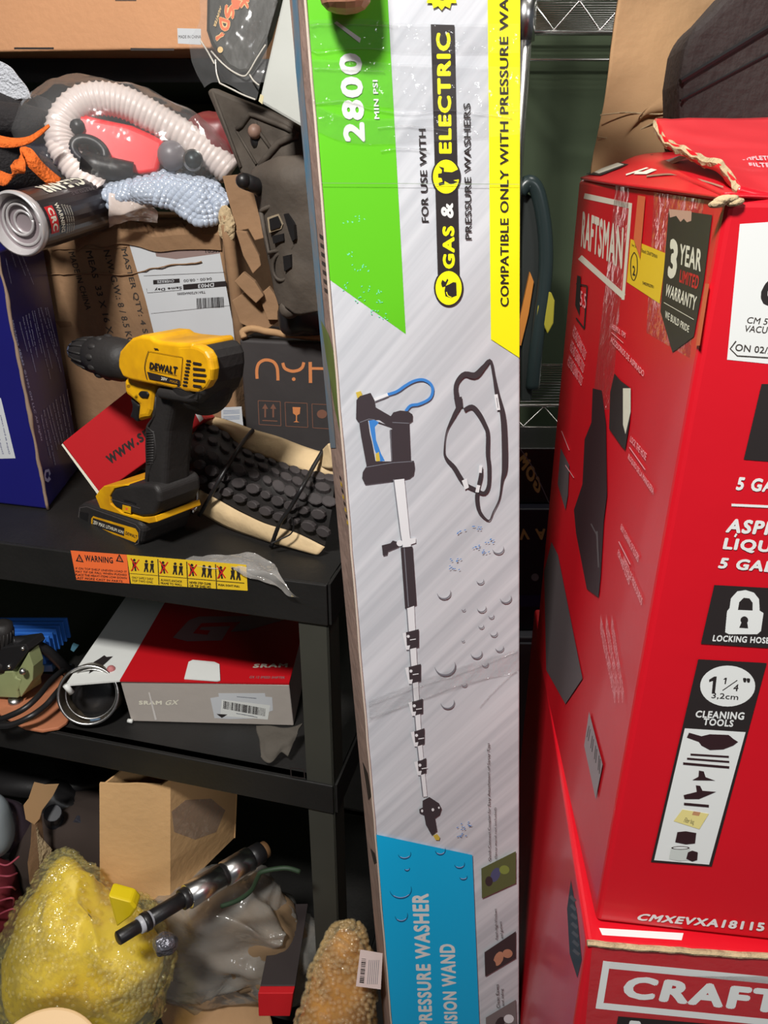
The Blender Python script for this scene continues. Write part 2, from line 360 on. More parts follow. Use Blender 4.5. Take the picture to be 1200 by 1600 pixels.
# upper wall shelf with the big carton
ush = thing('wall_shelf', (-0.5, 1.5, E+0.12), 'black shelf high on the left under the large brown carton', 'shelf')
mb = MB(); mb.box((-1.3, 1.30, E+0.119), (1.25, 0, 0), (0, .41, 0), UZ*0.03, BLKM); mb.build('deck', ush)
for s in (-1.1, -0.2):
    mb = MB(); mb.prism([V((s, 1.34, E+.118)), V((s, 1.715, E+.118)), V((s, 1.715, E+.0))], V((.02, 0, 0)), BLKM)
    mb.build('bracket', ush)
# big brown carton
bc = thing('cardboard_carton', (-0.5, 1.4, E+0.150), 'large orange-brown carton lying high in the top left corner on the shelf', 'box')
ZB = E+0.150
fl, fr = PZ(-160, 84, ZB), PZ(330, 76, ZB)
dirb = (fr-fl).normalized(); fr = fl+dirb*((fr-fl).length-0.0)
bk = V((-dirb.y, dirb.x, 0))*0.42
o = hexa('body', [fl, fr, fr+bk, fl+bk], [p+UZ*0.34 for p in (fl, fr, fr+bk, fl+bk)], CARD_O, bc)
BCP = Pl(fl, fr, fl+UZ)
d = Dec(BCP); d.poly([(277, 44), (314, 45), (314, 70), (278, 68)], WHTL); d.text('MADE IN CHINA', [(279, 60), (314, 60), (314, 55), (279, 55)], BLK, 0.01)
d.build('printed_origin_label', bc)['label'] = 'small white paper label'
d = Dec(BCP); d.poly([(22, 74), (84, 74), (84, 77), (22, 77)], BLK); d.poly([(204, 75), (272, 76), (272, 79), (204, 79)], BLK); d.poly([(180, 0), (213, 0), (213, 1.5), (180, 1.5)], BLK); d.build('printed_staple_slots', bc)

# ================================================================ vacuum cartons on the right
A0 = V((0.157, 0.3975, E-0.51)); B0 = PY(1135, 310, 0.398); C0 = V((0.178, 0.76, E-0.51))
LP = Pl(A0, B0, C0); D0 = PZ(1200, 1470, E-0.51); FP = Pl(A0, B0, D0)
A1 = A0; BT = LP.px(905, 280); fdir = (D0-A0).normalized()
FR = A0+fdir*0.44; FRT = FP.px(*proj(B0+fdir*0.44)); FRT = B0+fdir*0.44; BR_ = C0+fdir*0.44; BRT = BT+fdir*0.44
CB = V((C0.x, C0.y, E-0.51))
vb = thing('vacuum_carton', (0.38, 0.57, E-0.51), 'red wet-dry vacuum carton with dented top standing on the red carton below', 'box')
hexa('body', [A0, FR, BR_, CB], [B0, FRT, BRT, BT], RED, vb, bevel=0.004)
c6 = conv(800, 230, 3.0); c7 = conv(800, 600, 3.0); c8 = conv(800, 1050, 2.91)
d = Dec(LP, c6)
def quadline(dd, pts, wd, m):
    for a, b in zip(pts, pts[1:]): dd.line([a, b], wd, m)
quadline(d, [(338, 228), (556, 275)], 26, CREAM); quadline(d, [(556, 262), (520, 715)], 14, CREAM); quadline(d, [(318, 515), (524, 700)], 26, CREAM)
d.text('RAFTSMAN', [(322, 468), (515, 575), (524, 375), (332, 298)], CREAM, 0.04)
d.poly([(556, 430), (722, 498), (692, 733), (538, 632)], YELS)
d.text('Item: 5402952', [(562, 463), (598, 482), (598, 468), (562, 450)], BLK, 0.01); d.text('Brand: CRAFTSMAN', [(608, 492), (680, 522), (682, 505), (608, 474)], BLK, 0.01)
d.curve([(573, 492), (586, 520), (586, 585), (572, 624), (558, 600), (558, 525), (573, 492)], 4, BLK, 30)
d.text('2', [(565, 600), (578, 604), (578, 560), (565, 552)], BLK, 0.03); d.text('5402952701', [(612, 642), (664, 662), (664, 648), (612, 628)], BLK, 0.01)
d.poly([(735, 290), (938, 318), (900, 620), (852, 888), (752, 962), (696, 770)], BLK)
d.poly([(735, 290), (842, 300), (840, 345), (820, 352), (805, 335), (790, 350), (770, 322), (740, 330)], mat('worn_cardboard_scuff', sr(190, 150, 130), 0.8))
d.text('3', [(728, 612), (768, 622), (782, 440), (742, 424)], CREAM, 0.06); d.text('YEAR', [(782, 548), (884, 584), (892, 480), (790, 452)], CREAM, 0.03)
d.text('LIMITED', [(784, 632), (870, 668), (880, 604), (790, 574)], REDB, 0.03); d.text('WARRANTY', [(716, 695), (858, 768), (868, 700), (726, 640)], CREAM, 0.03)
d.line([(712, 728), (852, 808)], 3, CREAM); d.text('WE BUILD PRIDE', [(716, 800), (828, 870), (832, 838), (720, 766)], CREAM, 0.02)
quadline(d, [(300, 640), (352, 650), (338, 850), (300, 800)], 6, BLK); d.poly([(305, 600), (322, 606), (316, 790), (296, 740)], BLK)
d.text('5.5', [(318, 740), (345, 760), (348, 690), (322, 672)], PINK, 0.01)
for k in range(3): d.text('HOSE AND CLEANING TOOLS', [(282-k*12, 880+k*70), (340-k*8, 1000+k*60), (350-k*8, 960+k*60), (292-k*12, 830+k*70)], PINK, 0.0)
d.text('HELPFUL TIPS', [(466, 850), (530, 895), (534, 872), (470, 826)], PINK, 0.01); d.line([(466, 868), (522, 918)], 3, PINK)
d.text('ACCESORIOS DE ASPIRADO', [(462, 912), (616, 1078), (620, 1050), (466, 886)], PINK, 0.01)
d.poly([(480, 1060), (510, 1095), (556, 1130), (552, 1280), (530, 1420), (512, 1400), (455, 1320), (460, 1150)], BLK)
d.poly([(520, 1130), (556, 1130), (556, 1240), (532, 1345), (520, 1300)], CREAM)
d.poly([(590, 225), (625, 232), (600, 520), (570, 430)], mat('torn_orange_scuff', sr(205, 100, 60), 0.7)); d.poly([(905, 640), (925, 640), (880, 930), (862, 930)], MAT['torn_orange_scuff'])
d.c = c7
dark = mat('dark_product_print', sr(48, 30, 34), 0.5)
d.poly([(378, 20), (420, 30), (440, 180), (445, 520), (430, 640), (415, 900), (405, 1000), (350, 960), (300, 700), (290, 590), (330, 470), (340, 260), (372, 180)], dark)
d.poly([(228, 300), (268, 380), (262, 520), (250, 590), (214, 470)], mat('grey_product_print', sr(88, 80, 82), 0.5))
d.poly([(185, 740), (215, 800), (290, 1180), (330, 1380), (250, 1500), (160, 1340), (150, 880)], MAT['grey_product_print'])
d.line([(250, 380), (290, 440)], 3, PINK); d.line([(232, 220), (268, 310)], 3, PINK)
for (a, b, cc) in (((552, 268), (626, 360), 'LOCK THE HOSE'), ((542, 352), (660, 524), 'BLOQUEO DE LA MANGUERA'), ((508, 680), (590, 838), 'EASY CLEANING OF FLOORS'), ((494, 800), (548, 944), 'FOR HARD FLOORS'), ((520, 830), (606, 1040), 'LIMPIEZA DE PISOS DUROS')):
    d.text(cc, [a, b, (b[0]+6, b[1]-34), (a[0]+6, a[1]-26)], PINK, 0.01)
d.line([(550, 296), (624, 402)], 4, PINK); d.line([(500, 738), (554, 846)], 4, PINK); d.line([(398, 690), (406, 860)], 8, MAT['grey_product_print']); d.line([(370, 655), (400, 712)], 6, MAT['grey_product_print'])
for k in range(4): d.text('WIDE NOZZLE FOR CARPETS AND STAIRS', [(412+k*26, 1150+k*0), (482+k*18, 1500), (488+k*18, 1440), (416+k*26, 1080)], PINK, 0.0) if k < 3 else None
d.c = c8
d.poly([(350, 180), (412, 420), (380, 578), (328, 335)], mat('barcode_label_grey', sr(150, 135, 138), 0.5))
for k in range(12): t = k/12; d.line([(335+t*68, 280+t*200), (346+t*60, 230+t*180)], 3.5, BLK) if k % 3 else None
d.build('printed_left_side', vb)
d = Dec(FP)
d.poly([(1156, 350), (1215, 346), (1215, 570), (1136, 562)], WHT)
d.text('CMXE', [(1183, 478), (1330, 488), (1345, 425), (1196, 432)], BLK, 0.06)
d.text('CM 5 GALLON', [(1166, 505), (1262, 513), (1264, 503), (1169, 495)], INK, 0.01); d.text('VACUUM', [(1162, 518), (1218, 523), (1220, 512), (1165, 508)], INK, 0.01)
d.line([(1150, 533), (1141, 545), (1152, 556), (1215, 560)], 2, INK); d.text('ON 02/23', [(1148, 548), (1214, 554), (1215, 544), (1150, 537)], INK, 0.01)
d.poly([(1190, 600), (1240, 600), (1240, 724), (1162, 718)], BLK); d.text('W', [(1198, 700), (1240, 702), (1240, 670), (1202, 668)], WHT, 0.05)
d.text('5 GALLON VACUUM', [(1149, 766), (1400, 782), (1406, 762), (1154, 745)], WHT, 0.05); d.line([(1143, 789), (1300, 796)], 4, WHT)
d.text('ASPIRADORA', [(1133, 832), (1345, 846), (1350, 824), (1140, 810)], WHT, 0.05)
d.text('LIQUIDOS', [(1128, 861), (1283, 872), (1288, 851), (1133, 840)], WHT, 0.05); d.line([(1148, 839), (1151, 834)], 3, WHT)
d.text('5 GALONES', [(1121, 888), (1290, 901), (1295, 883), (1127, 871)], WHT, 0.05)
d.poly([(1116, 914), (1225, 920), (1222, 1014), (1095, 1006)], BLK)
cl = [(1133+dx, dy) for dx, dy in ((0, 988), (3, 955), (7, 950), (9, 935), (19, 924), (32, 922), (45, 926), (53, 936), (54, 954), (60, 958), (56, 986), (50, 991), (6, 991))]
d.poly([(x+0, y) for x, y in cl], WHT); d.poly([(1153, 953), (1155, 941), (1162, 934), (1171, 935), (1176, 942), (1176, 954)], BLK)
d.ell((1163, 969), 6, 6, BLK, 16); d.poly([(1160, 969), (1167, 969), (1169, 982), (1155, 981)], BLK)
d.text('LOCKING HOSE', [(1113, 1002), (1202, 1006), (1203, 996), (1115, 992)], WHT, 0.04)
d.poly([(1091, 1030), (1198, 1036), (1112, 1354), (1017, 1347)], BLK); d.poly([(1070, 1138), (1165, 1144), (1108, 1351), (1022, 1344)], WHT)
d.ell((1137, 1072), 43, 32, WHT, 36)
d.poly([(1112, 1084), (1117, 1084), (1120, 1057), (1116, 1057), (1108, 1062), (1108, 1066), (1114, 1064)], BLK); d.poly([(1132, 1069), (1134, 1069), (1136, 1059), (1133, 1059), (1130, 1062), (1133, 1062)], BLK); d.line([(1129, 1079), (1152, 1063)], 1.5, BLK)
d.text('4', [(1145, 1080), (1153, 1080), (1155, 1069), (1147, 1069)], BLK, 0.02); d.text('"', [(1161, 1066), (1172, 1067), (1172, 1060), (1161, 1059)], BLK, 0.04); d.text('3,2cm', [(1111, 1092), (1153, 1095), (1154, 1085), (1113, 1082)], BLK, 0.01)
d.text('CLEANING', [(1086, 1121), (1162, 1125), (1164, 1113), (1088, 1110)], WHT, 0.04); d.text('TOOLS', [(1098, 1133), (1145, 1136), (1147, 1125), (1100, 1122)], WHT, 0.04)
d.c = c8; tp = mat('dark_brown_print', sr(50, 28, 32), 0.5)
d.poly([(805, 276), (862, 292), (900, 283), (985, 286), (1008, 305), (1028, 318), (1005, 335), (960, 352), (900, 355), (862, 335), (850, 318), (795, 298)], tp)
d.line([(812, 375), (986, 386)], 9, tp); d.line([(796, 394), (988, 409)], 9, tp); d.line([(778, 416), (988, 434)], 11, tp)
d.poly([(850, 448), (872, 452), (880, 478), (924, 494), (820, 492), (848, 476)], tp)
d.poly([(836, 515), (856, 518), (866, 540), (928, 545), (850, 578), (784, 578), (780, 560), (840, 545)], tp); d.line([(782, 600), (895, 610)], 12, tp)
d.poly([(775, 625), (895, 645), (852, 715), (735, 678)], mat('pale_yellow_print', sr(228, 214, 140), 0.6)); d.poly([(826, 633), (858, 638), (850, 655), (818, 650)], mat('tan_print', sr(190, 140, 100), 0.6))
d.text('Filter bag', [(775, 690), (825, 698), (830, 672), (790, 662)], INK, 0.0)
d.poly([(752, 728), (790, 724), (838, 732), (832, 780), (790, 784), (742, 774)], tp); d.poly([(724, 796), (810, 800), (806, 855), (760, 860), (714, 850)], mat('off_white_print', sr(200, 205, 200), 0.6)); d.ell((766, 800), 42, 8, tp, 20); d.ell((766, 800), 34, 5, WHT, 20)
d.poly([(800, 820), (820, 812), (845, 820), (842, 855), (820, 862), (792, 850)], tp)
d.text('CMXEVXA18115', [(560, 1128), (1145, 1180), (1152, 1140), (585, 1098)], WHT, 0.05)
d.build('printed_front_side', vb)
# dented top with raised flap
mb = MB(); n = 22
e0 = [(905, 274), (960, 283), (1030, 292), (1090, 303), (1135, 316)]
e0 = [LP.px(x, y, 0.001) for x, y in e0]
tl = [BT+V((0.0, 0, 0.012)), BT+fdir*0.1+UZ*0.016]
TQ = Pl(B0+UZ*.001, BT+UZ*.001, PY(1016, 241, .72)); r1 = [TQ.px(x, y) for x, y in ((1016, 241), (1042, 250), (1068, 264), (1100, 283), (1140, 306))]; r0 = [TQ.px(x, y) for x, y in ((907, 279), (960, 288), (1030, 297), (1090, 305), (1132, 311))]
r2 = [PY(1300, y, Y) for y, Y in ((238, .72), (250, .64), (264, .56), (283, .48), (312, .40))]
sheet('top_panel', [r0, [lerp(a, b, .5) for a, b in zip(r0, r1)], r1, [lerp(a, b, .5) for a, b in zip(r1, r2)], r2], RED, vb, 26, 22, 0, 30, .002); d = Dec(Pl(B0+UZ*.0028, BT+UZ*.0028, PY(1016, 241, .72)+UZ*.0018))
d.poly([(914, 272), (1000, 243), (1022, 241), (938, 274)], BLK); d.poly([(925, 268), (965, 254), (975, 257), (936, 271)], CREAM); d.poly([(975, 252), (1008, 243), (1016, 244), (986, 256)], CREAM)
d.line([(978, 273), (1060, 246)], 2.2, CREAM); d.poly([(990, 272), (1010, 272), (1072, 247), (1062, 245), (1005, 268), (994, 268)], CREAM); d.poly([(1018, 258), (1035, 260), (1075, 246), (1062, 243)], mat('grey_white_print', sr(190, 186, 186)))
d.curve([(1010, 275), (1050, 272), (1090, 280), (1130, 292)], 2.5, mat('brown_scuff', sr(150, 110, 90), .8), 20); d.build('printed_top', vb)
TOPP = Pl(BT+UZ*0.012, BT+UZ*0.012+fdir, B0+UZ*0.012)
fpts = {'a': (1022, 190)}
Yf = 0.50
fe = [PY(1021, 190, 0.60), PY(1034, 220, 0.56), PY(1062, 236, 0.52), PY(1100, 253, 0.48), PY(1133, 270, 0.44), PY(1152, 300, 0.40)]
fe2 = [PY(1110, 189, 0.62), PY(1120, 215, 0.57), PY(1140, 240, 0.53), PY(1165, 265, 0.48), PY(1190, 282, 0.44), PY(1210, 315, 0.40)]
fe3 = [PY(1290, 186, 0.62), PY(1290, 215, 0.57), PY(1295, 240, 0.53), PY(1305, 265, 0.48), PY(1315, 290, 0.43), PY(1320, 330, 0.392)]
sheet('raised_flap', [fe, fe2, fe3], RED, vb, 26, 16, 0.0015, 25, 0.004, 1)
mb = MB(); pe = cr(fe, 60); pe = [p+noise.noise_vector(p*70)*0.0015 for p in pe]; hh_ = lambda i: .0012+.0012*abs(noise.noise(V((i*.35, 2, 0))))
vs = [q for i, p in enumerate(pe) for q in (p+UZ*.0025+V((.0015, 0, 0)), p+V((-.0006, -.001, hh_(i)*.3)), p-UZ*hh_(i)*1.6+V((.0006, 0, 0)))]
mb.add(vs, [f for i in range(59) for f in ((3*i, 3*i+3, 3*i+4, 3*i+1), (3*i+1, 3*i+4, 3*i+5, 3*i+2))], CARD_T); mb.build('torn_flap_edge', vb, smooth=False, solid=.0008)['label'] = 'frayed grey-brown cardboard edge'
mb = MB()
for (x, y, r) in ((1122, 318, .0032), (1131, 312, .0035), (1140, 311, .003), (1149, 316, .003)): p = PY(x, y, 0.3955); mb.ball(p, r, CARD_T, 8, 6, (V((r*1.5, 0, r*.3)), V((0, r*.8, 0)), V((-r*.2, 0, r*.6))))
mb.build('torn_corner', vb, smooth=True)
FL2 = Pl(fe[1], fe2[0], fe2[4])
d = Dec(Pl(PY(1150, 240, .52), PY(1200, 240, .52), PY(1150, 260, .48)))
for k, (x0, y) in enumerate(((1150, 250), (1172, 261), (1183, 271))): d.text(['COMPLETE WITH HOSE AND', 'FILTER FOR GARAGE', 'AND SHOP'][k], [(x0, y), (1300, y+2), (1298, y-6), (x0-3, y-7)], PINK, 0.06)
d.line([(1100, 228), (1190, 226)], 1.5, PINK)
d.build('printed_flap_text', vb)
d = Dec(LP); 
# clear tape strips down the left side
for (a, b, c_, e) in (((962, 290), (984, 294), (955, 640), (925, 640)), ((1022, 300), (1100, 312), (1078, 560), (1010, 520))):
    d.poly([a, b, c_, e], TAPE); d.build('clear_tape', vb); d = Dec(LP)

# lower carton
G0 = PZ(917, 1474, E-0.512); H0 = PZ(1200, 1494, E-0.512); gdir = (H0-G0).normalized(); gb = PZ(835, 950, E-0.512)-G0; gb.z = 0
lb = thing('vacuum_carton', G0+V((0.22, 0.2, -0.48)), 'red vacuum carton at the lower right underneath the dented one', 'box')
Tt = [G0, G0+gdir*0.44, G0+gdir*0.44+gb, G0+gb]; Tt = [V((p.x, p.y, E-0.5125)) for p in Tt]
hexa('body', [p-UZ*0.46 for p in Tt], Tt, RED, lb, bevel=0.004)
LFP = Pl(Tt[0], Tt[1], Tt[0]-UZ); d = Dec(LFP)
fr_ = [(944, 1502), (1330, 1541), (1325, 1615), (931, 1573)]
d.line([(942, 1507), (1330, 1544)], 11, WHT); d.line([(948, 1502), (936, 1576)], 11, WHT); d.line([(932, 1571), (1330, 1610)], 10, WHT)
d.text('CRAFTSMAN', [(969, 1559), (1440, 1607), (1446, 1568), (980, 1524)], WHT, 0.06)
d.poly([(966, 1588), (1230, 1610), (1225, 1660), (955, 1640)], BLK); d.text('5', [(979, 1640), (1002, 1642), (1003, 1596), (981, 1594)], WHT, 0.06)
d.build('printed_front_side', lb)
LTP = Pl(Tt[0], Tt[1], Tt[3]); d = Dec(LTP); d.poly([(936, 1450), (1068, 1458), (1065, 1469), (941, 1461)], WHT); d.build('printed_top_bar', lb)
d = Dec(Pl(Tt[0], Tt[3], Tt[0]-UZ)); d.poly([(892, 1375), (902, 1430), (909, 1500), (902, 1528), (890, 1490), (886, 1420)], BLK)
for k in range(7): d.line([(891+k*0.8, 1400+k*14), (899+k*1.0, 1408+k*14)], 5, mat('grey_product_print', sr(120, 110, 110)))
d.build('printed_left_side', lb)
mb = MB(); mb.tube([p+noise.noise_vector(p*80)*0.0012 for p in cr([Tt[0]+V((0, -.0005, .0005)), lerp(Tt[0], Tt[1], .5)+V((0, -.0005, .0005)), Tt[1]], 60)], 0.0022, CARD_T, 6); mb.build('scuffed_edge', lb)
d = Dec(LFP); d.poly([(925, 1478), (1260, 1505), (1250, 1600), (915, 1600)], TAPE); d.build('clear_tape', lb)
tb = thing('vacuum_carton', G0+V((0.22, 0.2, -0.935)), 'lowest red carton of the stack at the lower right, resting on the floor', 'box')
hexa('body', [V((p.x+0.045, p.y+0.012, 0.001)) for p in Tt], [V((p.x+0.045, p.y+0.012, E-0.974)) for p in Tt], RED, tb, bevel=0.004)

# brown cardboard sheet and black case behind/on the red carton
cb = thing('cardboard_sheet', PY(960, 250, 0.62), 'creased brown cardboard sheet standing upright behind the dented red carton', 'cardboard')
def cy(y): return 0.80
rows = [[PY(x, y, yy) for x, y, yy in r] for r in (
    [(985, -90, .80), (1080, -90, .81), (1200, -90, .82), (1330, -90, .83)],
    [(967, 0, .80), (1060, 0, .81), (1200, 0, .82), (1330, 0, .83)],
    [(952, 100, .80), (1060, 100, .80), (1200, 100, .81), (1330, 100, .82)],
    [(940, 178, .80), (1000, 175, .79), (1060, 165, .79), (1330, 160, .80)],
    [(934, 215, .795), (970, 216, .785), (1040, 180, .795), (1330, 178, .79)],
    [(924, 262, .78), (960, 250, .78), (1040, 240, .78), (1330, 240, .78)],
    [(921, 330, .78), (960, 320, .78), (1040, 300, .78), (1330, 300, .78)])]
sheet('panel', rows, CARD, cb, 40, 44, 0.0012, 18, 0.004, 3)
mb = MB()
for pl_ in ([(938, 180), (975, 176), (1000, 177), (1035, 178), (1058, 168)], [(934, 214), (965, 217), (990, 208), (1020, 192)]):
    pts = cr([PY(x, y, .788) for x, y in pl_], 16); mb.tube(pts, 0.0007, CARD_T, 6)
mb.build('crease', cb)
bk_ = thing('black_case', PY(1150, 240, 0.70), 'black case with two grooves lying at the upper right on the red carton', 'case')
of = [(1062, 185), (1061, 130), (1070, 75), (1082, 45), (1110, 20), (1150, -25), (1200, -60), (1330, -90), (1330, 240), (1062, 240)]
CP = Pl(PY(1100, 100, .70), PY(1200, 100, .71), PY(1100, 200, .70))
mb = MB(); mb.prismN([CP.px(x, y) for x, y in of], V((0.01, 0.075, 0)), mat('black_felt_case', sr(52, 44, 42), 0.85, bump=0.3, bscale=120)); mb.build('shell', bk_, bevel=0.008, bseg=3)
mb = MB()
for a, b, r in (((1063, 127), (1330, -35), .0022), ((1063, 157), (1330, 15), .0012)): mb.tube([CP.px(*a, .0003), CP.px(*b, .0003)], r, BLKP, 6)
mb.build('groove', bk_)
# ================================================================ pressure washer wand carton held upright
WY = 0.61
wTL, wTR, wBL, wBR = PY(468, -110, WY), PY(813.5, -110, WY), PY(612, 1600, WY), PY(811, 1600, WY)
def ext(a, b, z): t = (z-a.z)/(b.z-a.z); return a+(b-a)*t
ZT = PY(500, -95, WY).z; ZBm = 0.004
wt = [ext(wTL, wBL, ZT), ext(wTR, wBR, ZT)]; wb = [ext(wTL, wBL, ZBm), ext(wTR, wBR, ZBm)]
sL_t = PY(452, 0, 0.69); sL_b = PY(590, 1500, 0.69)
bt = ext(sL_t, sL_b, ZT); bb = ext(sL_t, sL_b, ZBm)
wx = thing('extension_wand_carton', V((0.04, 0.65, 0)), 'tall slim white, green and blue pressure washer wand carton standing upright in the middle', 'box')
BRSH = mat('brushed_silver_print', sr(214, 217, 222), 0.42, col2=sr(188, 192, 198), vscale=9, stretch=((0, math.radians(40), 0), (1/12, 1, 4)), coat=0.25)
SIDE = mat('worn_pinkish_board', sr(168, 140, 128), 0.8, var=0.25, vscale=20, bump=0.25, bscale=60)
B_, T_ = [wb[0], wb[1], wb[1]+V((0.002, 0.08, 0)), bb], [wt[0], wt[1], wt[1]+V((0.002, 0.08, 0)), bt]
vs = [V(p) for p in B_+T_]
mk('body', vs, [(0, 3, 2, 1), (4, 5, 6, 7), (0, 1, 5, 4), (1, 2, 6, 5), (2, 3, 7, 6), (3, 0, 4, 7)], [BRSH, SIDE], wx, [1, 1, 0, 1, 1, 1], bevel=0.0015, bseg=2)
WP = Pl(wt[0], wt[1], wb[0]); SP = Pl(wt[0], wb[0], bt)
def ex_(y): # left front edge of the carton in the photograph
    p = ext(wTL, wBL, 0); pts = [(468, -110), (612, 1600)]
    import bisect
    lo, hi = 0.0, 3.0
    for _ in range(30):
        m = (lo+hi)/2; q = proj(wTL+(wBL-wTL)*m)
        if q[1] < y: lo = m
        else: hi = m
    return q[0]
d = Dec(WP, conv(0, 0, 1))
yl = [-95, 0, 100, 200, 300, 400, 437]
d.poly([(ex_(y)+1.0, y) for y in yl]+[(634, 522), (620, 260), (606, 0), (600, -95)], GRN)
for (x, y) in ((545, 345), (560, 340), (548, 400), (572, 420), (560, 424), (590, 455), (575, 450), (541, 450), (593, 470), (598, 494), (581, 487), (560, 470)):
    for k in range(5): a, b = random.gauss(0, 5), random.gauss(0, 4); d.ell((x+a, y+b), 1.6, 0.8, mat('pale_cyan_scuff', sr(120, 225, 180), 0.5), 6, random.random()*3)
d.poly([(761, -95), (813, -95), (811.5, 559), (767, 530)], YEL)
d.text('2800', [(571, 222), (565, 83), (529, 83), (537, 222)], WHT, 0.05)
d.poly([(522, 36), (526, 33), (564, 60), (562, 67)], WHT)
d.text('3200', [(556, 22), (551, -110), (519, -110), (523, 22)], WHT, 0.05)
d.text('MIN PSI', [(593, 186), (590, 125), (582, 125), (585, 186)], WHT, 0.03)
d.text('FOR USE WITH', [(670, 347), (665, 201), (654, 201), (659, 347)], BLK, 0.012)
d.poly([(673, 38), (710, 39), (718, 430), (684, 430)], BLK)
d.text('ELECTRIC', [(706, 240), (704, 51), (681, 51), (686, 240)], YEL, 0.055)
d.text('GAS', [(711, 420), (710, 353), (691, 353), (692, 420)], YEL, 0.055); d.text('&', [(709, 341), (708, 317), (688, 317), (690, 341)], WHT, 0.04)
for c, t in (((697, 276), 0), ((701, 450), 1)):
    d.ell(c, 23, 29, BLK, 36); d.ell(c, 20.5, 26.5, YEL, 36)
d.c = conv(440, 0, 2.609)
d.poly([(640, 678), (662, 684), (662, 700), (695, 702), (720, 690), (728, 712), (726, 730), (700, 735), (720, 742), (690, 752), (664, 738), (664, 752), (642, 758), (640, 746), (656, 740), (652, 726), (638, 724), (638, 708), (652, 706), (654, 694)], BLK)
d.poly([(668, 1166), (685, 1158), (700, 1150), (712, 1152), (714, 1205), (690, 1215), (668, 1208), (664, 1185)], BLK); d.poly([(655, 1140), (668, 1150), (676, 1135), (680, 1142), (668, 1168), (655, 1172), (650, 1155)], BLK); d.curve([(672, 1190), (678, 1205), (692, 1212)], 4, YEL, 8)
d.c = conv(0, 0, 1)
d.text('PRESSURE WASHERS', [(737, 374), (735, 161), (724, 161), (727, 374)], BLK, 0.012)
d.text('COMPATIBLE ONLY WITH PRESSURE WASHERS', [(795, 479), (794, -88), (780, -88), (782, 479)], BLK, 0.015)
st = []
for k in range(28): a = math.pi*2*k/28; r = 30 if k % 2 else 24; st.append((690+r*math.cos(a), -14+r*math.sin(a)))
d.poly(st, YEL); d.ell((691, -16), 14, 17, BLK, 24)
# printed picture of the gun, rod and strap
dk = mat('dark_grey_product_print', sr(62, 54, 58), 0.5); sil = mat('silver_product_print', sr(228, 231, 234), 0.45); gr2 = mat('grey_line_print', sr(120, 122, 130), 0.5)
d.c = conv(480, 520, 2.857)
d.curve([(358, 276), (400, 262), (440, 235), (480, 214), (520, 210), (552, 230), (560, 262), (545, 295), (500, 318), (462, 325), (440, 350)], 13, BLUP, 50)
d.line([(300, 300), (360, 276)], 16, sil); d.line([(298, 308), (360, 284)], 3, gr2); d.poly([(217, 266), (240, 260), (246, 280), (224, 292)], BRASS if False else mat('gold_print', sr(205, 180, 70), 0.5))
d.poly([(220, 300), (236, 282), (283, 268), (300, 300), (304, 332), (373, 372), (385, 355), (415, 347), (450, 350), (470, 364), (470, 392), (455, 402), (462, 570), (476, 572), (480, 605), (474, 635), (455, 650), (430, 655), (258, 678), (245, 650), (248, 622), (265, 595), (240, 460), (232, 402), (218, 385)], dk)
d.poly([(272, 392), (322, 390), (380, 430), (368, 435), (375, 574), (345, 574), (305, 572), (290, 490), (280, 450)], BRSH)
d.poly([(275, 392), (300, 388), (322, 400), (302, 420), (308, 480), (330, 540), (347, 572), (322, 574), (300, 520), (285, 450)], BLUP); d.poly([(305, 540), (320, 532), (326, 572), (308, 574)], mat('gold_print', sr(205, 180, 70), 0.5))
d.line([(318, 402), (385, 425)], 8, dk)
for s_ in ([(235, 400), (275, 385), (302, 388)], [(380, 400), (455, 404)], [(372, 430), (378, 572)], [(262, 600), (380, 580), (470, 574)]): d.line(s_, 3, gr2)
rod = [(623, 749), (632, 830), (636, 860), (641, 950), (646, 1030), (655, 1160), (664, 1245)]; rod = [((x-480)*2.857, (y-520)*2.857) for x, y in rod]
d.line(rod, [50, 44, 40, 36, 30, 24, 20], sil); d.line([(x-w_/2, y) for (x, y), w_ in zip(rod, [46, 40, 36, 32, 28, 22, 18])], 5, gr2)
d.c = conv(480, 820, 2.857)
d.poly([(333, 92), (372, 82), (382, 70), (402, 76), (408, 98), (360, 118), (356, 134), (338, 138)], dk); d.ell((413, 82), 14, 14, sil, 16); d.poly([(425, 66), (484, 58), (485, 80), (427, 100)], mat('silver_product_print', (0, 0, 0)))
d.poly([(417, 102), (470, 96), (488, 358), (437, 376)], dk); d.line([(433, 104), (452, 366)], 4, gr2)
for (x0, y0, x1, y1) in ((425, 470, 498, 560), (437, 625, 507, 712), (452, 780, 516, 855), (462, 912, 523, 992), (477, 1045, 531, 1120)):
    d.poly([(x0, y0+14), (x0+32, y0+6), (x1, y0-4), (x1, y1-14), (x0+45, y1-8), (x0+18, y1)], dk); d.poly([(x0, y0+14), (x0+16, y0+10), (x0+20, y1-20), (x0+34, y1-22), (x0+30, y1-2), (x0+16, y1-2)], sil); d.ell((x0+26, y0+28), 7, 7, sil, 10); d.line([(x0+34, y0+44), (x0+60, y0+40)], 4, sil)
d.poly([(515, 1232), (545, 1215), (588, 1243), (600, 1268), (590, 1296), (570, 1310), (580, 1368), (556, 1387), (530, 1340), (522, 1296), (502, 1288), (500, 1270), (515, 1262)], dk); d.ell((561, 1272), 6, 7, sil, 10); d.ell((588, 1263), 4, 5, sil, 10); d.ell((513, 1277), 5, 7, sil, 10)
d.poly([(562, 1388), (580, 1380), (592, 1396), (590, 1408), (574, 1408)], mat('gold_print', (0, 0, 0)))
d.c = conv(480, 520, 2.857)
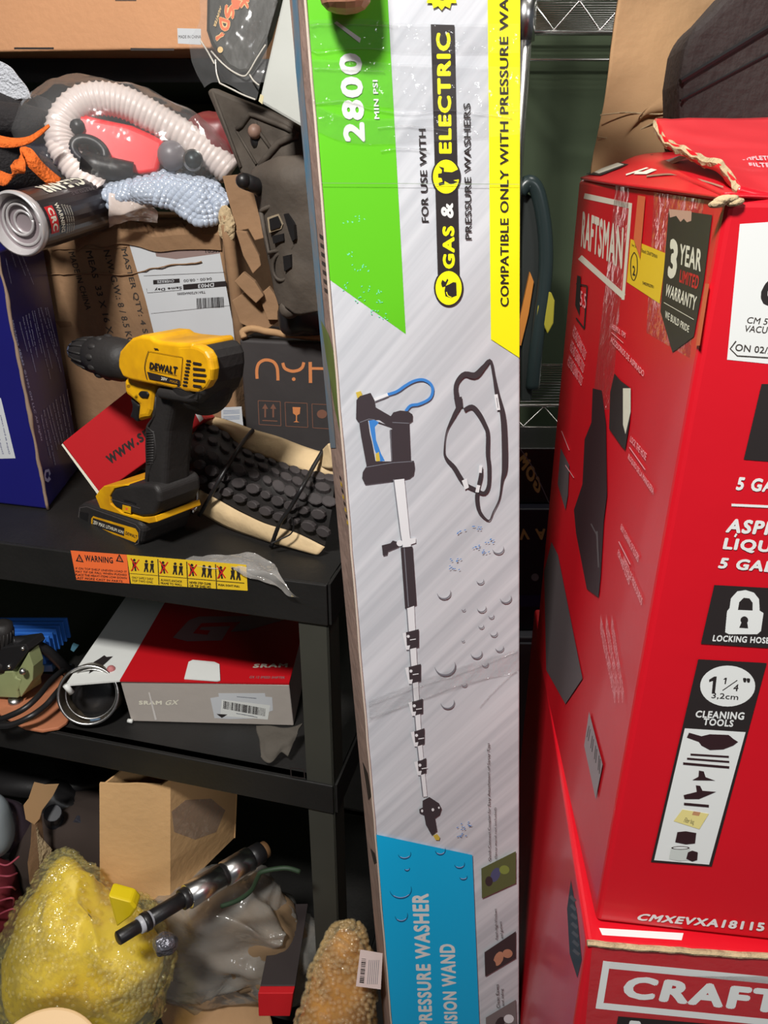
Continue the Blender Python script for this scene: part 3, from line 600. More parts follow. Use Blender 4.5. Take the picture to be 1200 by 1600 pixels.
stp = [(700, 345), (735, 330), (765, 360), (790, 405), (806, 450), (806, 540), (812, 600), (810, 680), (790, 716), (750, 700), (710, 680), (685, 650), (655, 600), (620, 560), (612, 520), (622, 440), (655, 370), (680, 320), (668, 290), (665, 230), (700, 185), (750, 190), (790, 150), (818, 125), (835, 200), (850, 280), (872, 360), (880, 450), (882, 600), (870, 660), (858, 740), (830, 800), (810, 838), (770, 800), (758, 740), (764, 690), (775, 640), (778, 600)]
ww = [16, 20, 22, 20, 18, 18, 18, 16, 16, 18, 20, 22, 20, 14, 6, 5, 16, 22, 24, 18, 22, 28, 20, 14, 14, 22, 24, 26, 26, 12, 6, 5, 6, 16, 18, 16, 18, 12]
P_ = cr([V((*p, 0)) for p in stp], 150); W_ = cr([V((w_, 0, 0)) for w_ in ww], 150)
d.line([(p.x, p.y) for p in P_], [max(4, w_.x) for w_ in W_], dk)
d.line([(842, 275), (854, 345)], 16, sil); d.line([(846, 290), (852, 335)], 3, gr2); d.poly([(655, 290), (690, 285), (695, 330), (665, 345)], dk); d.poly([(690, 660), (712, 650), (722, 690), (704, 700)], sil); d.line([(775, 592), (772, 625)], 14, sil); d.line([(765, 680), (758, 712)], 16, sil)
d.c = conv(480, 820, 2.857)
for (x, y, r) in ((852, 105, 25), (610, 302, 30), (772, 248, 16), (886, 325, 25), (778, 370, 20), (697, 376, 8), (821, 405, 12), (776, 450, 12), (832, 482, 16), (695, 516, 6), (858, 548, 18), (755, 572, 25), (793, 620, 14), (615, 628, 46), (700, 710, 12), (626, 792, 30)):
    P = [(x+r*math.cos(a), y+r*math.sin(a)*0.95) for a in [math.radians(-20+k*10) for k in range(20)]]; d.line(P, [1+3.2*math.sin(math.pi*k/19)*(r/25+0.5) for k in range(20)], gr2)
for (x, y) in ((672, 30), (758, 16), (820, 70), (750, 97), (668, 155), (660, 190), (790, 120), (690, 1355), (700, 1390), (715, 1340)):
    for k in range(6): a, b = random.gauss(0, 12), random.gauss(0, 6); d.ell((x+a, y+b), 5, 1.8, BLUP, 6, -0.4)
d.c = conv(0, 0, 1)
d.text('Quick-Connect Coupler for Easy Attachment of Spray Tips', [(768, 1345), (766, 1161), (761, 1161), (763, 1345)], INK, 0.005); d.text('(Spray wand not included)', [(777, 1342), (776, 1262), (772, 1262), (773, 1342)], INK, 0.0)
yl = [1302, 1400, 1500, 1600, 1680]
d.poly([(738, 1336), (749, 1600), (752, 1700)]+[(ex_(y)+1, y) for y in (1700, 1600, 1500, 1400, 1304)], CYA)
d.text('PRESSURE WASHER', [(676, 1606), (670, 1396), (643, 1396), (655, 1606)], WHT, 0.045)
d.text('EXTENSION WAND', [(717, 1652), (711, 1475), (686, 1475), (698, 1652)], WHT, 0.045)
for (x, y, rx, ry) in ((632, 1334, 10, 8), (688, 1328, 8, 8), (718, 1350, 8, 7), (724, 1370, 6, 5), (626, 1390, 17, 14), (627, 1430, 10, 10), (636, 1357, 4, 4)):
    P = [(x+rx*math.cos(a), y+ry*math.sin(a)) for a in [math.radians(-20+k*10) for k in range(20)]]; d.line(P, [0.5+1.6*math.sin(math.pi*k/19) for k in range(20)], mat('deep_blue_print', sr(10, 90, 135), 0.5)); d.line([(a, b-1.6) for a, b in P[6:16]], 0.9, PALEB)
ph = [mat('photo_green_print', sr(92, 100, 62), 0.5), mat('photo_dark_print', sr(60, 50, 52), 0.5), mat('photo_grey_print', sr(120, 112, 112), 0.5)]
for k, q in enumerate(([(752, 1357), (806, 1330), (806, 1380), (753, 1404)], [(757, 1488), (806, 1455), (806, 1497), (758, 1526)], [(759, 1590), (806, 1562), (808, 1620), (760, 1640)])):
    d.poly(q, ph[k]); (x, y) = q[0]
    d.ell((x+22, y-2+12), 7, 12, [mat('photo_blue_print', sr(80, 84, 120)), SKIN, ph[1]][k], 12, 0.4); d.ell((x+36, y+2), 8, 7, [mat('photo_leaf_print', sr(130, 145, 70)), SKIN, sil][k], 12); d.ell((x+12, y+20), 6, 8, ph[1], 12)
for (a, b, t) in (((779, 1468), (777, 1420), 'Reach High Windows'), ((787, 1466), (785, 1440), 'and gutters'), ((781, 1575), (779, 1538), 'Clean Eaves'), ((789, 1572), (787, 1545), 'and siding')):
    d.text(t, [a, b, (b[0]-5, b[1]), (a[0]-5, a[1])], INK, 0.0)
d.line([(ex_(288)+1, 286), (811, 288)], 0.7, mat('cut_line', sr(120, 140, 110)))
d.build('printed_front_side', wx)
d = Dec(SP)
def sx_(y, t):   # point across the narrow left side
    a = ex_(y); lo, hi = 0.0, 3.0
    for _ in range(30):
        m = (lo+hi)/2; q = proj(sL_t+(sL_b-sL_t)*m)
        if q[1] < y: lo = m
        else: hi = m
    return (q[0]*(1-t)+a*t, y)
sb = mat('worn_blue_print', sr(70, 128, 160), 0.6, col2=sr(130, 130, 132), vscale=30)
d.poly([sx_(y, 0.0) for y in (-90, 100, 300, 500, 700)]+[sx_(y, 0.42) for y in (700, 500, 300, 100, -90)], sb)
gs = mat('worn_green_print', sr(110, 130, 62), 0.6, var=.3, vscale=30)
d.poly([sx_(500, .15), sx_(560, .3), sx_(640, .6), sx_(690, .95), sx_(560, .97), sx_(520, .6)], gs)
for k in range(7): y = 365+k*14; d.poly([sx_(y, .6), sx_(y+4, .85), sx_(y+10, .85), sx_(y+6, .6)], BLK)
for k in range(8): y = 742+k*10; d.poly([sx_(y, .5+k*.04), sx_(y+3, .6+k*.04), sx_(y+9, .62+k*.04), sx_(y+6, .5+k*.04)], YELS if k % 2 else BLK)
for (y, l) in ((1190, 60), (1325, 25)): d.poly([sx_(y, .3), sx_(y+l, .55), sx_(y+l*.9, .85), sx_(y+l*.3, .7)], BLK)
d.build('printed_narrow_side', wx)
# packing tape with wrinkles
def strip(pts, wd, n=30, seed=0):
    mb = MB()
    P = cr([V((*p, 0)) for p in pts], n); vs = []
    for i, p in enumerate(P):
        for s_ in (-1, 1): vs.append(WP.px(p.x, p.y+s_*wd/2, 0.0013+0.0003*noise.noise(V((i*.7, s_, seed)))))
    mb.add(vs, [(2*i, 2*i+1, 2*i+3, 2*i+2) for i in range(n-1)], TAPE); mb.build('packing_tape', wx, smooth=True)
strip([(481, 55), (560, 52), (640, 60), (811, 60)], 46); strip([(487, 128), (560, 130), (640, 135), (811, 140)], 70, seed=2); strip([(494, 185), (560, 205), (700, 200), (811, 190)], 40, seed=5)
strip([(576, 1112), (650, 1082), (720, 1058), (810, 1030)], 34, seed=7)
for k, pl_ in enumerate(([(484, 39), (520, 38), (600, 40), (612, 40)], [(486, 78), (500, 82), (545, 76), (600, 77)], [(490, 107), (520, 108), (600, 112)], [(492, 162), (540, 158), (580, 170), (640, 178), (700, 172), (800, 185)], [(590, 200), (640, 197), (700, 205)], [(595, 236), (630, 232), (670, 236)], [(576, 1103), (640, 1078), (720, 1052), (808, 1018)], [(578, 1122), (640, 1100), (720, 1070), (808, 1050)], [(750, 1105), (772, 1080), (806, 1048)])):
    mb = MB(); P = cr([V((*p, 0)) for p in pl_], 24); mb.tube([WP.px(p.x, p.y+1.2*noise.noise(V((i*.4, k, 0))), 0.0015) for i, p in enumerate(P)], 0.00045, TAPE, 5); mb.build('tape_wrinkle', wx, smooth=True)
mb = MB(); P = [lerp(wt[0], wb[0], t/60) for t in range(61)]; mb.tube([p+V((-.0002, -.0002, 0))+noise.noise_vector(p*50)*.0006 for p in P], 0.0012, mat('frayed_pale_board', sr(205, 190, 175), 0.9), 6); mb.build('frayed_edge', wx, smooth=True)

# ================================================================ hand holding the carton top (only a fingertip shows)
def skin_chain(name, verts, edges, radii, parent, m=SKIN):
    org = ORG[parent]; me = bpy.data.meshes.new(name); me.from_pydata([tuple(V(v)-org) for v in verts], edges, [])
    me.materials.append(m); o = bpy.data.objects.new(name, me); COL.objects.link(o); o.parent = parent; ORG[o] = org
    o.modifiers.new('k', 'SKIN'); sv = me.skin_vertices[0].data
    for i, r in enumerate(radii): sv[i].radius = (r, r); sv[i].use_root = (i == 0)
    s_ = o.modifiers.new('s', 'SUBSURF'); s_.levels = 2; s_.render_levels = 2; me.polygons.foreach_set('use_smooth', [True]*len(me.polygons)); return o
hd = thing('person', PY(545, -130, 0.62), 'hand of a person gripping the top of the tall wand carton, one fingertip visible', 'person')
tip = PY(541, 40, WY-0.0165); up = V((0, 0, 1)); bx_ = V((-0.02, 0, 0))
palm = tip+V((0.03, -0.015, 0.135))
vs = [palm+V((0, .0, 0.03)), palm, palm+V((-.03, .03, -.005)), palm+V((-.008, .035, 0)), palm+V((.014, .035, -.002)), palm+V((.034, .03, -.008))]
ed = [(0, 1), (1, 2), (1, 3), (1, 4), (1, 5)]; rd = [0.026, 0.024, 0.014, 0.015, 0.015, 0.013]
base = len(vs)
for k, (b, L_) in enumerate(((2, .9), (3, 1.0), (4, .95), (5, .78))):
    p = vs[b]; i0 = len(vs); vs += [p+V((0, .052*L_, .006)), p+V((0, .078*L_, -.02)), p+V((0, .080*L_, -.045))]
    ed += [(b, i0), (i0, i0+1), (i0+1, i0+2)]; rd += [.0095, .0085, .0078]
i0 = len(vs); vs += [palm+V((-.03, -.005, -.03)), tip+V((-.004, -.006, .055)), tip+V((0, -.002, .028)), tip+V((.0, .0, .004))]; ed += [(1, i0), (i0, i0+1), (i0+1, i0+2), (i0+2, i0+3)]; rd += [.018, .0180, .0185, .021]
j0 = len(vs); vs += [palm+V((0.0, -.10, 0.10)), palm+V((0.02, -.20, 0.13))]; ed += [(0, j0), (j0, j0+1)]; rd += [.026, .034]
skin_chain('body', vs, ed, rd, hd)

# ================================================================ gap on the right: chrome rack and boxes
rk = thing('wire_rack', V((0.6, 1.45, 0)), 'chrome wire shelving rack in the dark gap behind the wand carton', 'shelving')
RX0, RX1, RY0, RY1 = 0.212, 1.1, 1.36, 1.68
for (x, y) in ((RX0, RY0), (RX1, RY0), (RX0, RY1), (RX1, RY1)):
    mb = MB(); mb.tube([(x, y, 0), (x, y, 1.95)], .0125, CHR, 14); mb.build('post', rk, smooth=True)
for z in (PY(880, 50, RY0).z, PY(845, 668, RY0).z, 0.28):
    mb = MB()
    for zz in (z, z+.042): mb.tube([(RX0, RY0, zz), (RX1, RY0, zz)], .003, CHR, 8); mb.tube([(RX0, RY1, zz), (RX1, RY1, zz)], .003, CHR, 8); mb.tube([(RX0, RY0, zz), (RX0, RY1, zz)], .003, CHR, 8); mb.tube([(RX1, RY0, zz), (RX1, RY1, zz)], .003, CHR, 8)
    x = RX0+.01; pts = []
    while x < RX1: pts += [(x, RY0, z+.040), (x+.035, RY0, z+.002)]; x += .07
    mb.tube(pts, .0018, CHR, 6)
    for k in range(16): y = RY0+.02*k; mb.tube([(RX0, y, z+.044), (RX1, y, z+.044)], .0016, CHR, 5)
    for (xx, yy) in ((RX0, RY0), (RX1, RY0)): mb.tube([(xx, yy, z-.012), (xx, yy, z+.055)], .017, CHR, 14)
    mb.build('wire_shelf', rk, smooth=True)
zb = 0.328
def uprightbox(name, label, x0, x1, y0, y1, z0, z1, m, cat='box'):
    t = thing(name, V(((x0+x1)/2, (y0+y1)/2, z0)), label, cat)
    hexa('body', [V((x0, y0, z0)), V((x1, y0, z0)), V((x1, y1, z0)), V((x0, y1, z0))], [V((x0, y0, z1)), V((x1, y0, z1)), V((x1, y1, z1)), V((x0, y1, z1))], m, t); return t
NAVY = mat('navy_black_carton', sr(30, 30, 44), 0.5, var=.2, vscale=8)
ga, gb_ = PY(800, 905, 1.15), PY(800, 790, 1.15)
b1 = uprightbox('navy_carton', 'navy blue carton with a tan upside-down letter A, low in the gap', .19, .44, 1.15, 1.34, PY(800, 985, 1.15).z, PY(800, 795, 1.15).z, NAVY)
BP1 = Pl((0, 1.149, 0), (1, 1.149, 0), (0, 1.149, 1)); gold = mat('tan_gold_print', sr(190, 160, 100), .5)
d = Dec(BP1); d.text('A', [(852, 826), (836, 826), (838, 844), (854, 843)], gold, .05); d.text('V', [(826, 826), (810, 826), (812, 844), (828, 843)], gold, .05); d.poly([(800, 930), (862, 930), (862, 948), (800, 948)], mat('dark_blue_print', sr(30, 30, 80), .5)); d.ell((836, 902), 6, 6, gr2, 16); d.build('printed_letter', b1)
b2 = thing('black_carton', PY(830, 790, 1.22), 'black carton with gold upside-down letters standing on the navy carton', 'box')
zt = PY(800, 795, 1.15).z+.001; q0, q1 = V((.19, 1.17, zt)), V((.44, 1.17, zt)); q3, q2 = V((.19, 1.28, zt)), V((.44, 1.28, zt))
zz = PY(830, 700, 1.17).z
hexa('body', [q0, q1, q2, q3], [V((p.x, p.y+.0, zz)) for p in (q0, q1, q2, q3)], BLKP, b2)
d = Dec(Pl(q0, q1, q0+UZ)); d.text('GOM', [(842, 776), (806, 720), (823, 706), (846, 755)], gold, .06); d.curve([(812, 700), (832, 730), (858, 786)], 1.5, gr2, 12); d.build('printed_letters', b2)
gbx = uprightbox('grey_bin', 'grey plastic bin low in the gap below the navy carton', .185, .45, 1.13, 1.36, .05, PY(800, 985, 1.15).z-.001, mat('grey_plastic', sr(90, 90, 96), .5), 'bin')
mb = MB(); zt = PY(800, 985, 1.15).z; mb.box((.18, 1.122, zt-.03), (.27, 0, 0), (0, .006, 0), (0, 0, .02), MAT['grey_plastic']); mb.build('rim', gbx)
# dark curved tool bag on the rack shelf with yellow & orange
tg = thing('tool_bag', PY(835, 600, 1.2), 'dark rounded tool bag with yellow and orange trim on the rack in the gap', 'bag')
zsh = PY(845, 668, RY0).z+.05
pts = [PY(812, 300, 1.374), PY(826, 285, 1.374), PY(840, 300, 1.374), PY(850, 350, 1.374), PY(853, 400, 1.374), PY(850, 450, 1.374), PY(843, 500, 1.374), PY(836, 560, 1.374), PY(832, 606, 1.374)]
mb = MB(); mb.tube(cr(pts, 40), .0125, mat('dark_teal_plastic', sr(44, 56, 56), .3), 12); mb.build('piping', tg, smooth=True)
BPg = Pl((0, 1.385, 0), (1, 1.385, 0), (0, 1.385, 1))
of = [(815, 300), (820, 300), (838, 310), (848, 350), (850, 420), (843, 500), (834, 590), (831, 628), (815, 628)]
mb = MB(); mb.prismN([BPg.px(x, y) for x, y in of], (0, .14, 0), mat('dark_bag_shell', sr(36, 42, 40), .6)); mb.build('shell', tg, bevel=.01)
mb = MB(); BG2 = Pl((0, 1.377, 0), (1, 1.377, 0), (0, 1.377, 1)); mb.prism([BG2.px(x, y) for x, y in ((828, 425), (834, 440), (826, 490), (814, 540), (812, 540), (812, 500))], (0, .008, 0), mat('orange_trim', sr(205, 130, 50), .6)); mb.build('orange_trim', tg)
BG3 = Pl((0, 1.364, 0), (1, 1.364, 0), (0, 1.364, 1))
mb = MB(); mb.prism([BG3.px(x, y) for x, y in ((846, 460), (855, 453), (862, 458), (867, 470), (865, 505), (856, 522), (848, 505), (838, 498), (840, 480))], (0, .02, 0), mat('dull_yellow_plastic', sr(170, 160, 50), .5)); mb.build('yellow_buckle', tg, bevel=.002)
# ================================================================ main shelf, left to right
# blue brake-parts carton
bl = thing('blue_carton', V((-.62, 1.05, Z1)), 'navy blue carton with rows of tiny white print at the left edge of the shelf', 'box')
zt = E-.085; a, b = V((-.448, .936, Z1+.001)), V((-.463, 1.10, Z1+.001)); c, e = V((-.85, 1.04, Z1+.001)), V((-.86, 1.20, Z1+.001))
lift = UZ*(zt-Z1-.001)
hexa('body', [c, a, b, e], [p+lift for p in (c, a, b, e)], DKBLU, bl, bevel=.003)
BS = Pl(a, b, a+UZ); BF = Pl(a, c, a+UZ); c6b = conv(0, 380, 3.72)
d = Dec(BS, c6b)
words = ['Detroit, Michigan 48243. ©1995 GM LLC All Rights', 'Nettoyage et protection pour freins', 'Made in China tous les composants', 'Embarque en caja con numero', 'Sin usar placas de apoyo', 'Utiliser seulement les pieces']
random.seed(3)
def col(x0, y0, x1, y1, t, wd=9, m=PALEB, bo=0.035): d.text(t, [(x0, y0), (x1, y1), (x1+wd, y1-2), (x0+wd, y0-2)], m, bo)
col(22, 285, 236, 1150, words[0], 15); col(68, 510, 128, 700, 'Made in Quebec', 10)
for k, (x0, y0, x1, y1) in enumerate(((110, 460, 155, 630), (128, 430, 205, 750), (146, 420, 190, 600), (163, 410, 215, 665), (182, 395, 240, 640), (195, 395, 290, 790), (217, 380, 300, 730), (232, 375, 325, 660), (258, 375, 352, 750), (270, 375, 330, 600))): col(x0, y0, x1, y1, words[1+k % 5], 8)
for k, (x0, y0, x1, y1) in enumerate(((235, 1000, 290, 1250), (250, 970, 318, 1290), (268, 960, 330, 1200), (282, 945, 340, 1170), (303, 930, 360, 1170), (320, 910, 385, 1220), (345, 890, 400, 1180), (362, 880, 412, 1130), (385, 850, 410, 1000))): col(x0, y0, x1, y1, words[1+(k+2) % 5], 8)
for k, (x0, y0, x1, y1) in enumerate(((30, 90, 62, 235), (95, 60, 145, 190), (120, 60, 192, 240), (60, 50, 90, 140))): col(x0, y0, x1, y1, words[1+k], 7)
d.poly([(262, 1318), (285, 1312), (295, 1340), (285, 1355), (296, 1372), (280, 1390), (262, 1380), (256, 1345)], PALEB); d.poly([(268, 1332), (282, 1328), (286, 1350), (276, 1372), (266, 1360)], DKBLU)
d.build('printed_side', bl)
d = Dec(BF, c6b); d.poly([(-60, 900), (5, 900), (90, 1250), (-60, 1254)], WHTL)
for k in range(2): d.text('Disque de frein revetu', [(10+k*38, 1225), (-40+k*38, 1000), (-28+k*38, 1000), (22+k*38, 1225)], DKBLU, .01)
d.build('printed_white_label', bl)['label'] = 'white brake disc label'
mb = MB(); P = [lerp(a, a+lift, t/40) for t in range(41)]; mb.tube([p+V((0.0006, -.0006, 0))+noise.noise_vector(p*60)*.0012 for p in P], [0.0022+0.0012*noise.noise(p*40) for p in P], mat('worn_brown_edge', sr(140, 118, 100), .9), 6); mb.build('worn_edge', bl, smooth=True)

# brown shipping carton
sc = thing('shipping_carton', V((-.34, 1.1, Z1)), 'battered brown shipping carton with upside-down shipping label behind the cordless drill', 'box')
L0, R0 = V((-.49, 1.125, Z1+.001)), V((-.203, 1.02, Z1+.001)); dd = (R0-L0).normalized(); bk = V((-dd.y, dd.x, 0))*.16; hh = UZ*(E-.058-Z1)
hexa('body', [L0, R0, R0+bk, L0+bk], [p+hh for p in (L0, R0, R0+bk, L0+bk)], CARD_D, sc, bevel=.004)
KP = Pl(L0, R0, L0+UZ); c5 = conv(60, 320, 3.529)
d = Dec(KP, c5)
def down(t, x0, y0, x1, y1, wd, m=INK, bo=.02): d.text(t, [(x0, y0), (x1, y1), (x1+wd, y1-2), (x0+wd, y0-4)], m, bo)
down('MADE IN CHINA', 165, 262, 262, 580, 32); down('MEAS  33 X 16 X 28', 260, 256, 400, 790, 34); down('N.W./G.W.: 8 / 8.5 KGS', 358, 252, 500, 790, 34); down('MASTER QTY: 4 SETS', 450, 245, 596, 800, 34)
d.poly([(90, 640), (180, 645), (185, 670), (120, 678)], mat('brown_stain', sr(120, 88, 62), .9)); d.build('printed_lettering', sc); d = Dec(KP, c5)
d.poly([(498, 208), (560, 195), (985, 200), (1000, 260), (1110, 860), (1060, 872), (1000, 850), (640, 722), (590, 520)], WHTL)
d.poly([(630, 195), (985, 206), (1000, 268), (760, 300), (650, 285)], mat('brown_tape_over_label', sr(140, 120, 115), .4, coat=.3))
def upd(t, x0, y0, x1, y1, h, bo=.02): d.text(t, [(x1, y1), (x0, y0), (x0+2, y0+h), (x1+2, y1+h)], BLK, bo)
random.seed(11)
# upside-down lettering, bars; the square codes are left blank
d.poly([(632, 415), (778, 407), (780, 430), (634, 440)], BLK); d.text('OVERSIZE', [(748, 412), (655, 418), (655, 433), (748, 427)], WHTL, .02)
d.poly([(797, 440), (1034, 420), (1038, 450), (800, 470)], BLK); d.text('DM03', [(968, 430), (880, 438), (880, 460), (968, 452)], WHTL, .03)
upd('04:00 - 08:00', 800, 412, 955, 400, 16); upd('Same Day', 640, 458, 790, 445, 20, .04); upd('TBA167206642000', 765, 485, 920, 475, 14); upd('MC01', 920, 248, 998, 243, 18)
d.line([(580, 392), (1030, 372)], 2, INK); d.line([(596, 462), (600, 486), (790, 470)], 2, INK); d.line([(620, 600), (1060, 555)], 1.5, INK)
for k in range(34): x = 872+k*4.5; d.line([(x, 516-k*.25), (x+3, 572-k*.2)], random.choice((1, 2, 3)), BLK)
upd('Nathan Baker', 1010, 770, 1090, 776, 12); upd('7903 E JEFFERSON ST', 960, 750, 1095, 764, 12); upd('32803-0423 ORLANDO, FL United', 830, 735, 1095, 748, 12)
d.build('printed_shipping_label', sc)['label'] = 'white shipping label'; d = Dec(KP, c5)
d.poly([(1008, 1118), (1120, 1112), (1128, 1200), (1150, 1350), (1010, 1350)], WHTL)
for k in range(9): d.line([(1020, 1128+k*8), (1110, 1124+k*8)], 3, mat('blue_grey_print', sr(100, 120, 150))) if k % 4 else None
d.build('printed_lower_label', sc)
mb = MB(); mk_ = lambda pl_, r, m: mb.tube([p+noise.noise_vector(p*70)*.002 for p in cr([KP.px(*c5(x, y), .0015) for x, y in pl_], 40)], r, m, 6)
mk_([(20, 390), (150, 380), (350, 378), (480, 385), (640, 350), (760, 330), (900, 315)], .0008, CARD_D); mk_([(75, 245), (250, 240), (480, 236)], .0006, CARD_D)
mb.build('crease', sc, smooth=True)
mb = MB(); random.seed(5)
edge = [(195, 130), (260, 85), (345, 100), (430, 80), (530, 92), (640, 122), (760, 110), (900, 105), (1000, 110)]
P = cr([KP.px(*c5(x, y), .001) for x, y in edge], 60); vs = []
for i, p in enumerate(P): q = KP.px(*c5(edge[0][0]+(1000-195)*i/59, 200), .0012); vs += [p+UZ*noise.noise(V((i*.9, 0, 0)))*.006+V((0, -.006*abs(noise.noise(V((i*.5, 4, 0)))), 0)), p-UZ*.012+V((0, -.003, 0)), p-UZ*.03]
mb.add(vs, [f for i in range(59) for f in ((3*i, 3*i+3, 3*i+4, 3*i+1), (3*i+1, 3*i+4, 3*i+5, 3*i+2))], CARD_T if False else CARD_D)
mb.build('torn_top_flap', sc, solid=.003)
mb = MB()
for (x, y, r) in ((215, 120, .011), (235, 95, .009), (200, 150, .007), (1030, 70, .012), (1045, 110, .012), (1020, 140, .009), (1060, 160, .007)):
    p = KP.px(*c5(x, y), .006); mb.ball(p, r, CARD_T, 7, 5, (V((r*.7, 0, r*.5)), V((0, r*.5, 0)), V((-r*.3, .2*r, r*1.1))))
mb.build('torn_paper', sc)
# right side strip of carton folded
mb = MB(); mb.tube([KP.px(*c5(x, y), .004) for x, y in ((1030, 60), (1050, 200), (1080, 420), (1100, 600), (1130, 900))], .008, CARD_D, 8); mb.build('folded_corner', sc, smooth=True)

# black carton with gold upside-down print
ny = thing('black_gold_carton', V((-.12, 1.05, Z1)), 'black carton with copper upside-down lettering and handling symbols beside the brown shipping carton', 'box')
a_, b_ = PY(381, 560, .985), None
n0, n1 = V((-.185, .985, Z1+.001)), V((-.045, .955, Z1+.001)); nd = (n1-n0).normalized(); nb = V((-nd.y, nd.x, 0))*.10; hh = UZ*(PY(385, 532, .985).z-Z1)
NBK = mat('black_carton_print', sr(58, 54, 54), .65, var=.2, vscale=10, bump=.1, bscale=30)
hexa('body', [n0, n1, n1+nb, n0+nb], [p+hh for p in (n0, n1, n1+nb, n0+nb)], NBK, ny)
COP = mat('copper_print', sr(205, 130, 80), .5); NP_ = Pl(n0, n1, n0+UZ); c8n = conv(270, 500, 3.811)
d = Dec(NP_, c8n)
d.curve([(502, 350), (500, 300), (510, 262), (535, 242), (565, 238), (600, 250), (620, 280), (625, 320), (626, 360)], 18, COP); d.curve([(655, 255), (665, 285), (690, 300), (718, 305), (750, 298), (772, 280), (780, 252)], 18, COP); d.ell((720, 352), 11, 11, COP, 14)
d.line([(818, 250), (820, 375)], 20, COP); d.line([(820, 288), (930, 290)], 16, COP)
dim = mat('dim_copper_print', sr(120, 82, 66), .6)
for k in range(3):
    x = 508+k*160; y = 480+k*10; quadline(d, [(x, y), (x+132, y+6), (x+136, y+150), (x+6, y+142), (x, y)], 4, dim)
    if k == 0:
        for dx in (42, 90): d.line([(x+dx, y+100), (x+dx, y+40)], 10, dim); d.poly([(x+dx-18, y+48), (x+dx+18, y+50), (x+dx, y+18)], dim)
        d.line([(x+25, y+118), (x+115, y+122)], 6, dim)
    if k == 1: d.poly([(x+45, y+28), (x+92, y+30), (x+88, y+68), (x+72, y+78), (x+72, y+112), (x+88, y+120), (x+50, y+118), (x+65, y+110), (x+65, y+78), (x+48, y+66)], COP)
    if k == 2: d.ell((x+60, y+60), 30, 26, dim)
d.build('printed_front', ny)
mb = MB(); P = cr([PY(382, 528, .982), PY(378, 518, .985), PY(400, 514, .985), PY(430, 520, .98), PY(470, 526, .978), PY(515, 530, .97)], 24)
mb.tube([p+noise.noise_vector(p*60)*.003 for p in P], .0045, CARD, 8); mb.build('bent_top_edge', ny, smooth=True)['label'] = 'bent brown cardboard edge'

# torn brown cardboard pieces above it
def card_piece(pts, Y, thick, label, name='cardboard_scrap', m=CARD_D, bev=.001, tilt=None):
    p0 = PY(*pts[0], Y); pl_ = Pl(p0, p0+V((1, 0.1, 0)), p0+(tilt or V((0, .15, 1))))
    P = [pl_.px(*p) for p in pts]; mb = MB(); mb.prism(P, V((0, thick, 0)), m); o = mb.build(name, None, bevel=bev); tag(o, label, 'cardboard'); return o
cp1 = card_piece([(347, 275), (378, 272), (392, 285), (405, 330), (413, 372), (398, 376), (388, 358), (370, 362), (356, 310)], 1.02, .05, 'folded ochre cardboard piece behind the dark bent knob at top of the torn pile')
cp2 = card_piece([(368, 360), (385, 362), (405, 400), (408, 415), (395, 428), (380, 400)], 1.0, .01, 'curled narrow cardboard strip between shipping carton and dusty panel')
cp3 = card_piece([(366, 440), (380, 425), (398, 440), (412, 462), (400, 474), (385, 460)], .975, .012, 'short snapped cardboard piece with reddish face right of the shipping label')
cp4 = card_piece([(362, 470), (385, 455), (420, 480), (438, 500), (410, 520), (375, 505)], .99, .02, 'crumpled brown cardboard wad lying on the black and copper carton')
cp5 = card_piece([(404, 462), (420, 448), (436, 470), (434, 500), (418, 500)], .985, .012, 'upright torn cardboard tab beside the crumpled brown wad')

# dusty dark plastic panel
pn = thing('dusty_trim_panel', PY(430, 500, .95), 'dusty dark plastic trim panel with square sockets leaning behind the wand carton', 'car part')
PPn = Pl(PY(330, 150, 1.0), PY(480, 200, .93), PY(440, 500, .93))
PP2 = Pl(PY(400, 280, .93), PY(500, 290, .88), PY(440, 540, .93))
c4 = conv(320, 130, 4.105)
mb = MB(); mb.prismN([PPn.px(*c4(x, y)) for x, y in [(8, 50), (40, 25), (120, 60), (400, 170), (700, 330), (700, 600), (270, 640), (230, 590), (100, 270)]], V((.005, .015, 0)), DUST); mb.build('upper_plate', pn, bevel=.004, bseg=2)
mb = MB()
def rib(pl_, pts, r=.0028, m=DUST): mb.tube([pl_.px(*c4(x, y), .001) for x, y in pts], r, m, 8)
rib(PPn, [(205, 295), (240, 270), (290, 200), (330, 210), (520, 285), (600, 330)]); rib(PPn, [(355, 530), (400, 470), (480, 380), (560, 345), (600, 340)], .004); rib(PPn, [(325, 250), (340, 300), (425, 420)], .002); rib(PPn, [(50, 60), (130, 270), (230, 540)], .002); rib(PPn, [(200, 300), (330, 520)], .0015)
mb.build('rib', pn, smooth=True)
mb = MB(); mb.ball(PPn.px(*c4(320, 310), .003), .008, mat('rusty_bolt', sr(150, 120, 105), .5), 10, 8); mb.ball(PPn.px(*c4(325, 365), .0), .010, BLKP, 10, 6, (V((.006, 0, 0)), V((0, .003, 0)), V((0, 0, .009)))); mb.build('bolt', pn, smooth=True)
mb = MB(); G = [[PP2.px(*c4(x, y), o_) for x, y, o_ in r] for r in (
    [(330, 560, -.01), (450, 500, .0), (560, 480, .0), (700, 470, -.01)],
    [(315, 600, .0), (450, 590, .012), (560, 580, .012), (720, 570, .0)],
    [(330, 700, .0), (450, 700, .012), (560, 700, .014), (740, 700, .0)],
    [(370, 870, .0), (450, 870, .008), (560, 870, .01), (760, 870, .0)],
    [(410, 1060, .0), (480, 1060, .008), (560, 1060, .01), (790, 1060, .0)],
    [(455, 1280, .0), (520, 1280, .008), (600, 1280, .01), (800, 1280, .0)],
    [(490, 1420, .0), (540, 1440, .006), (620, 1480, .0), (820, 1440, .0)])]
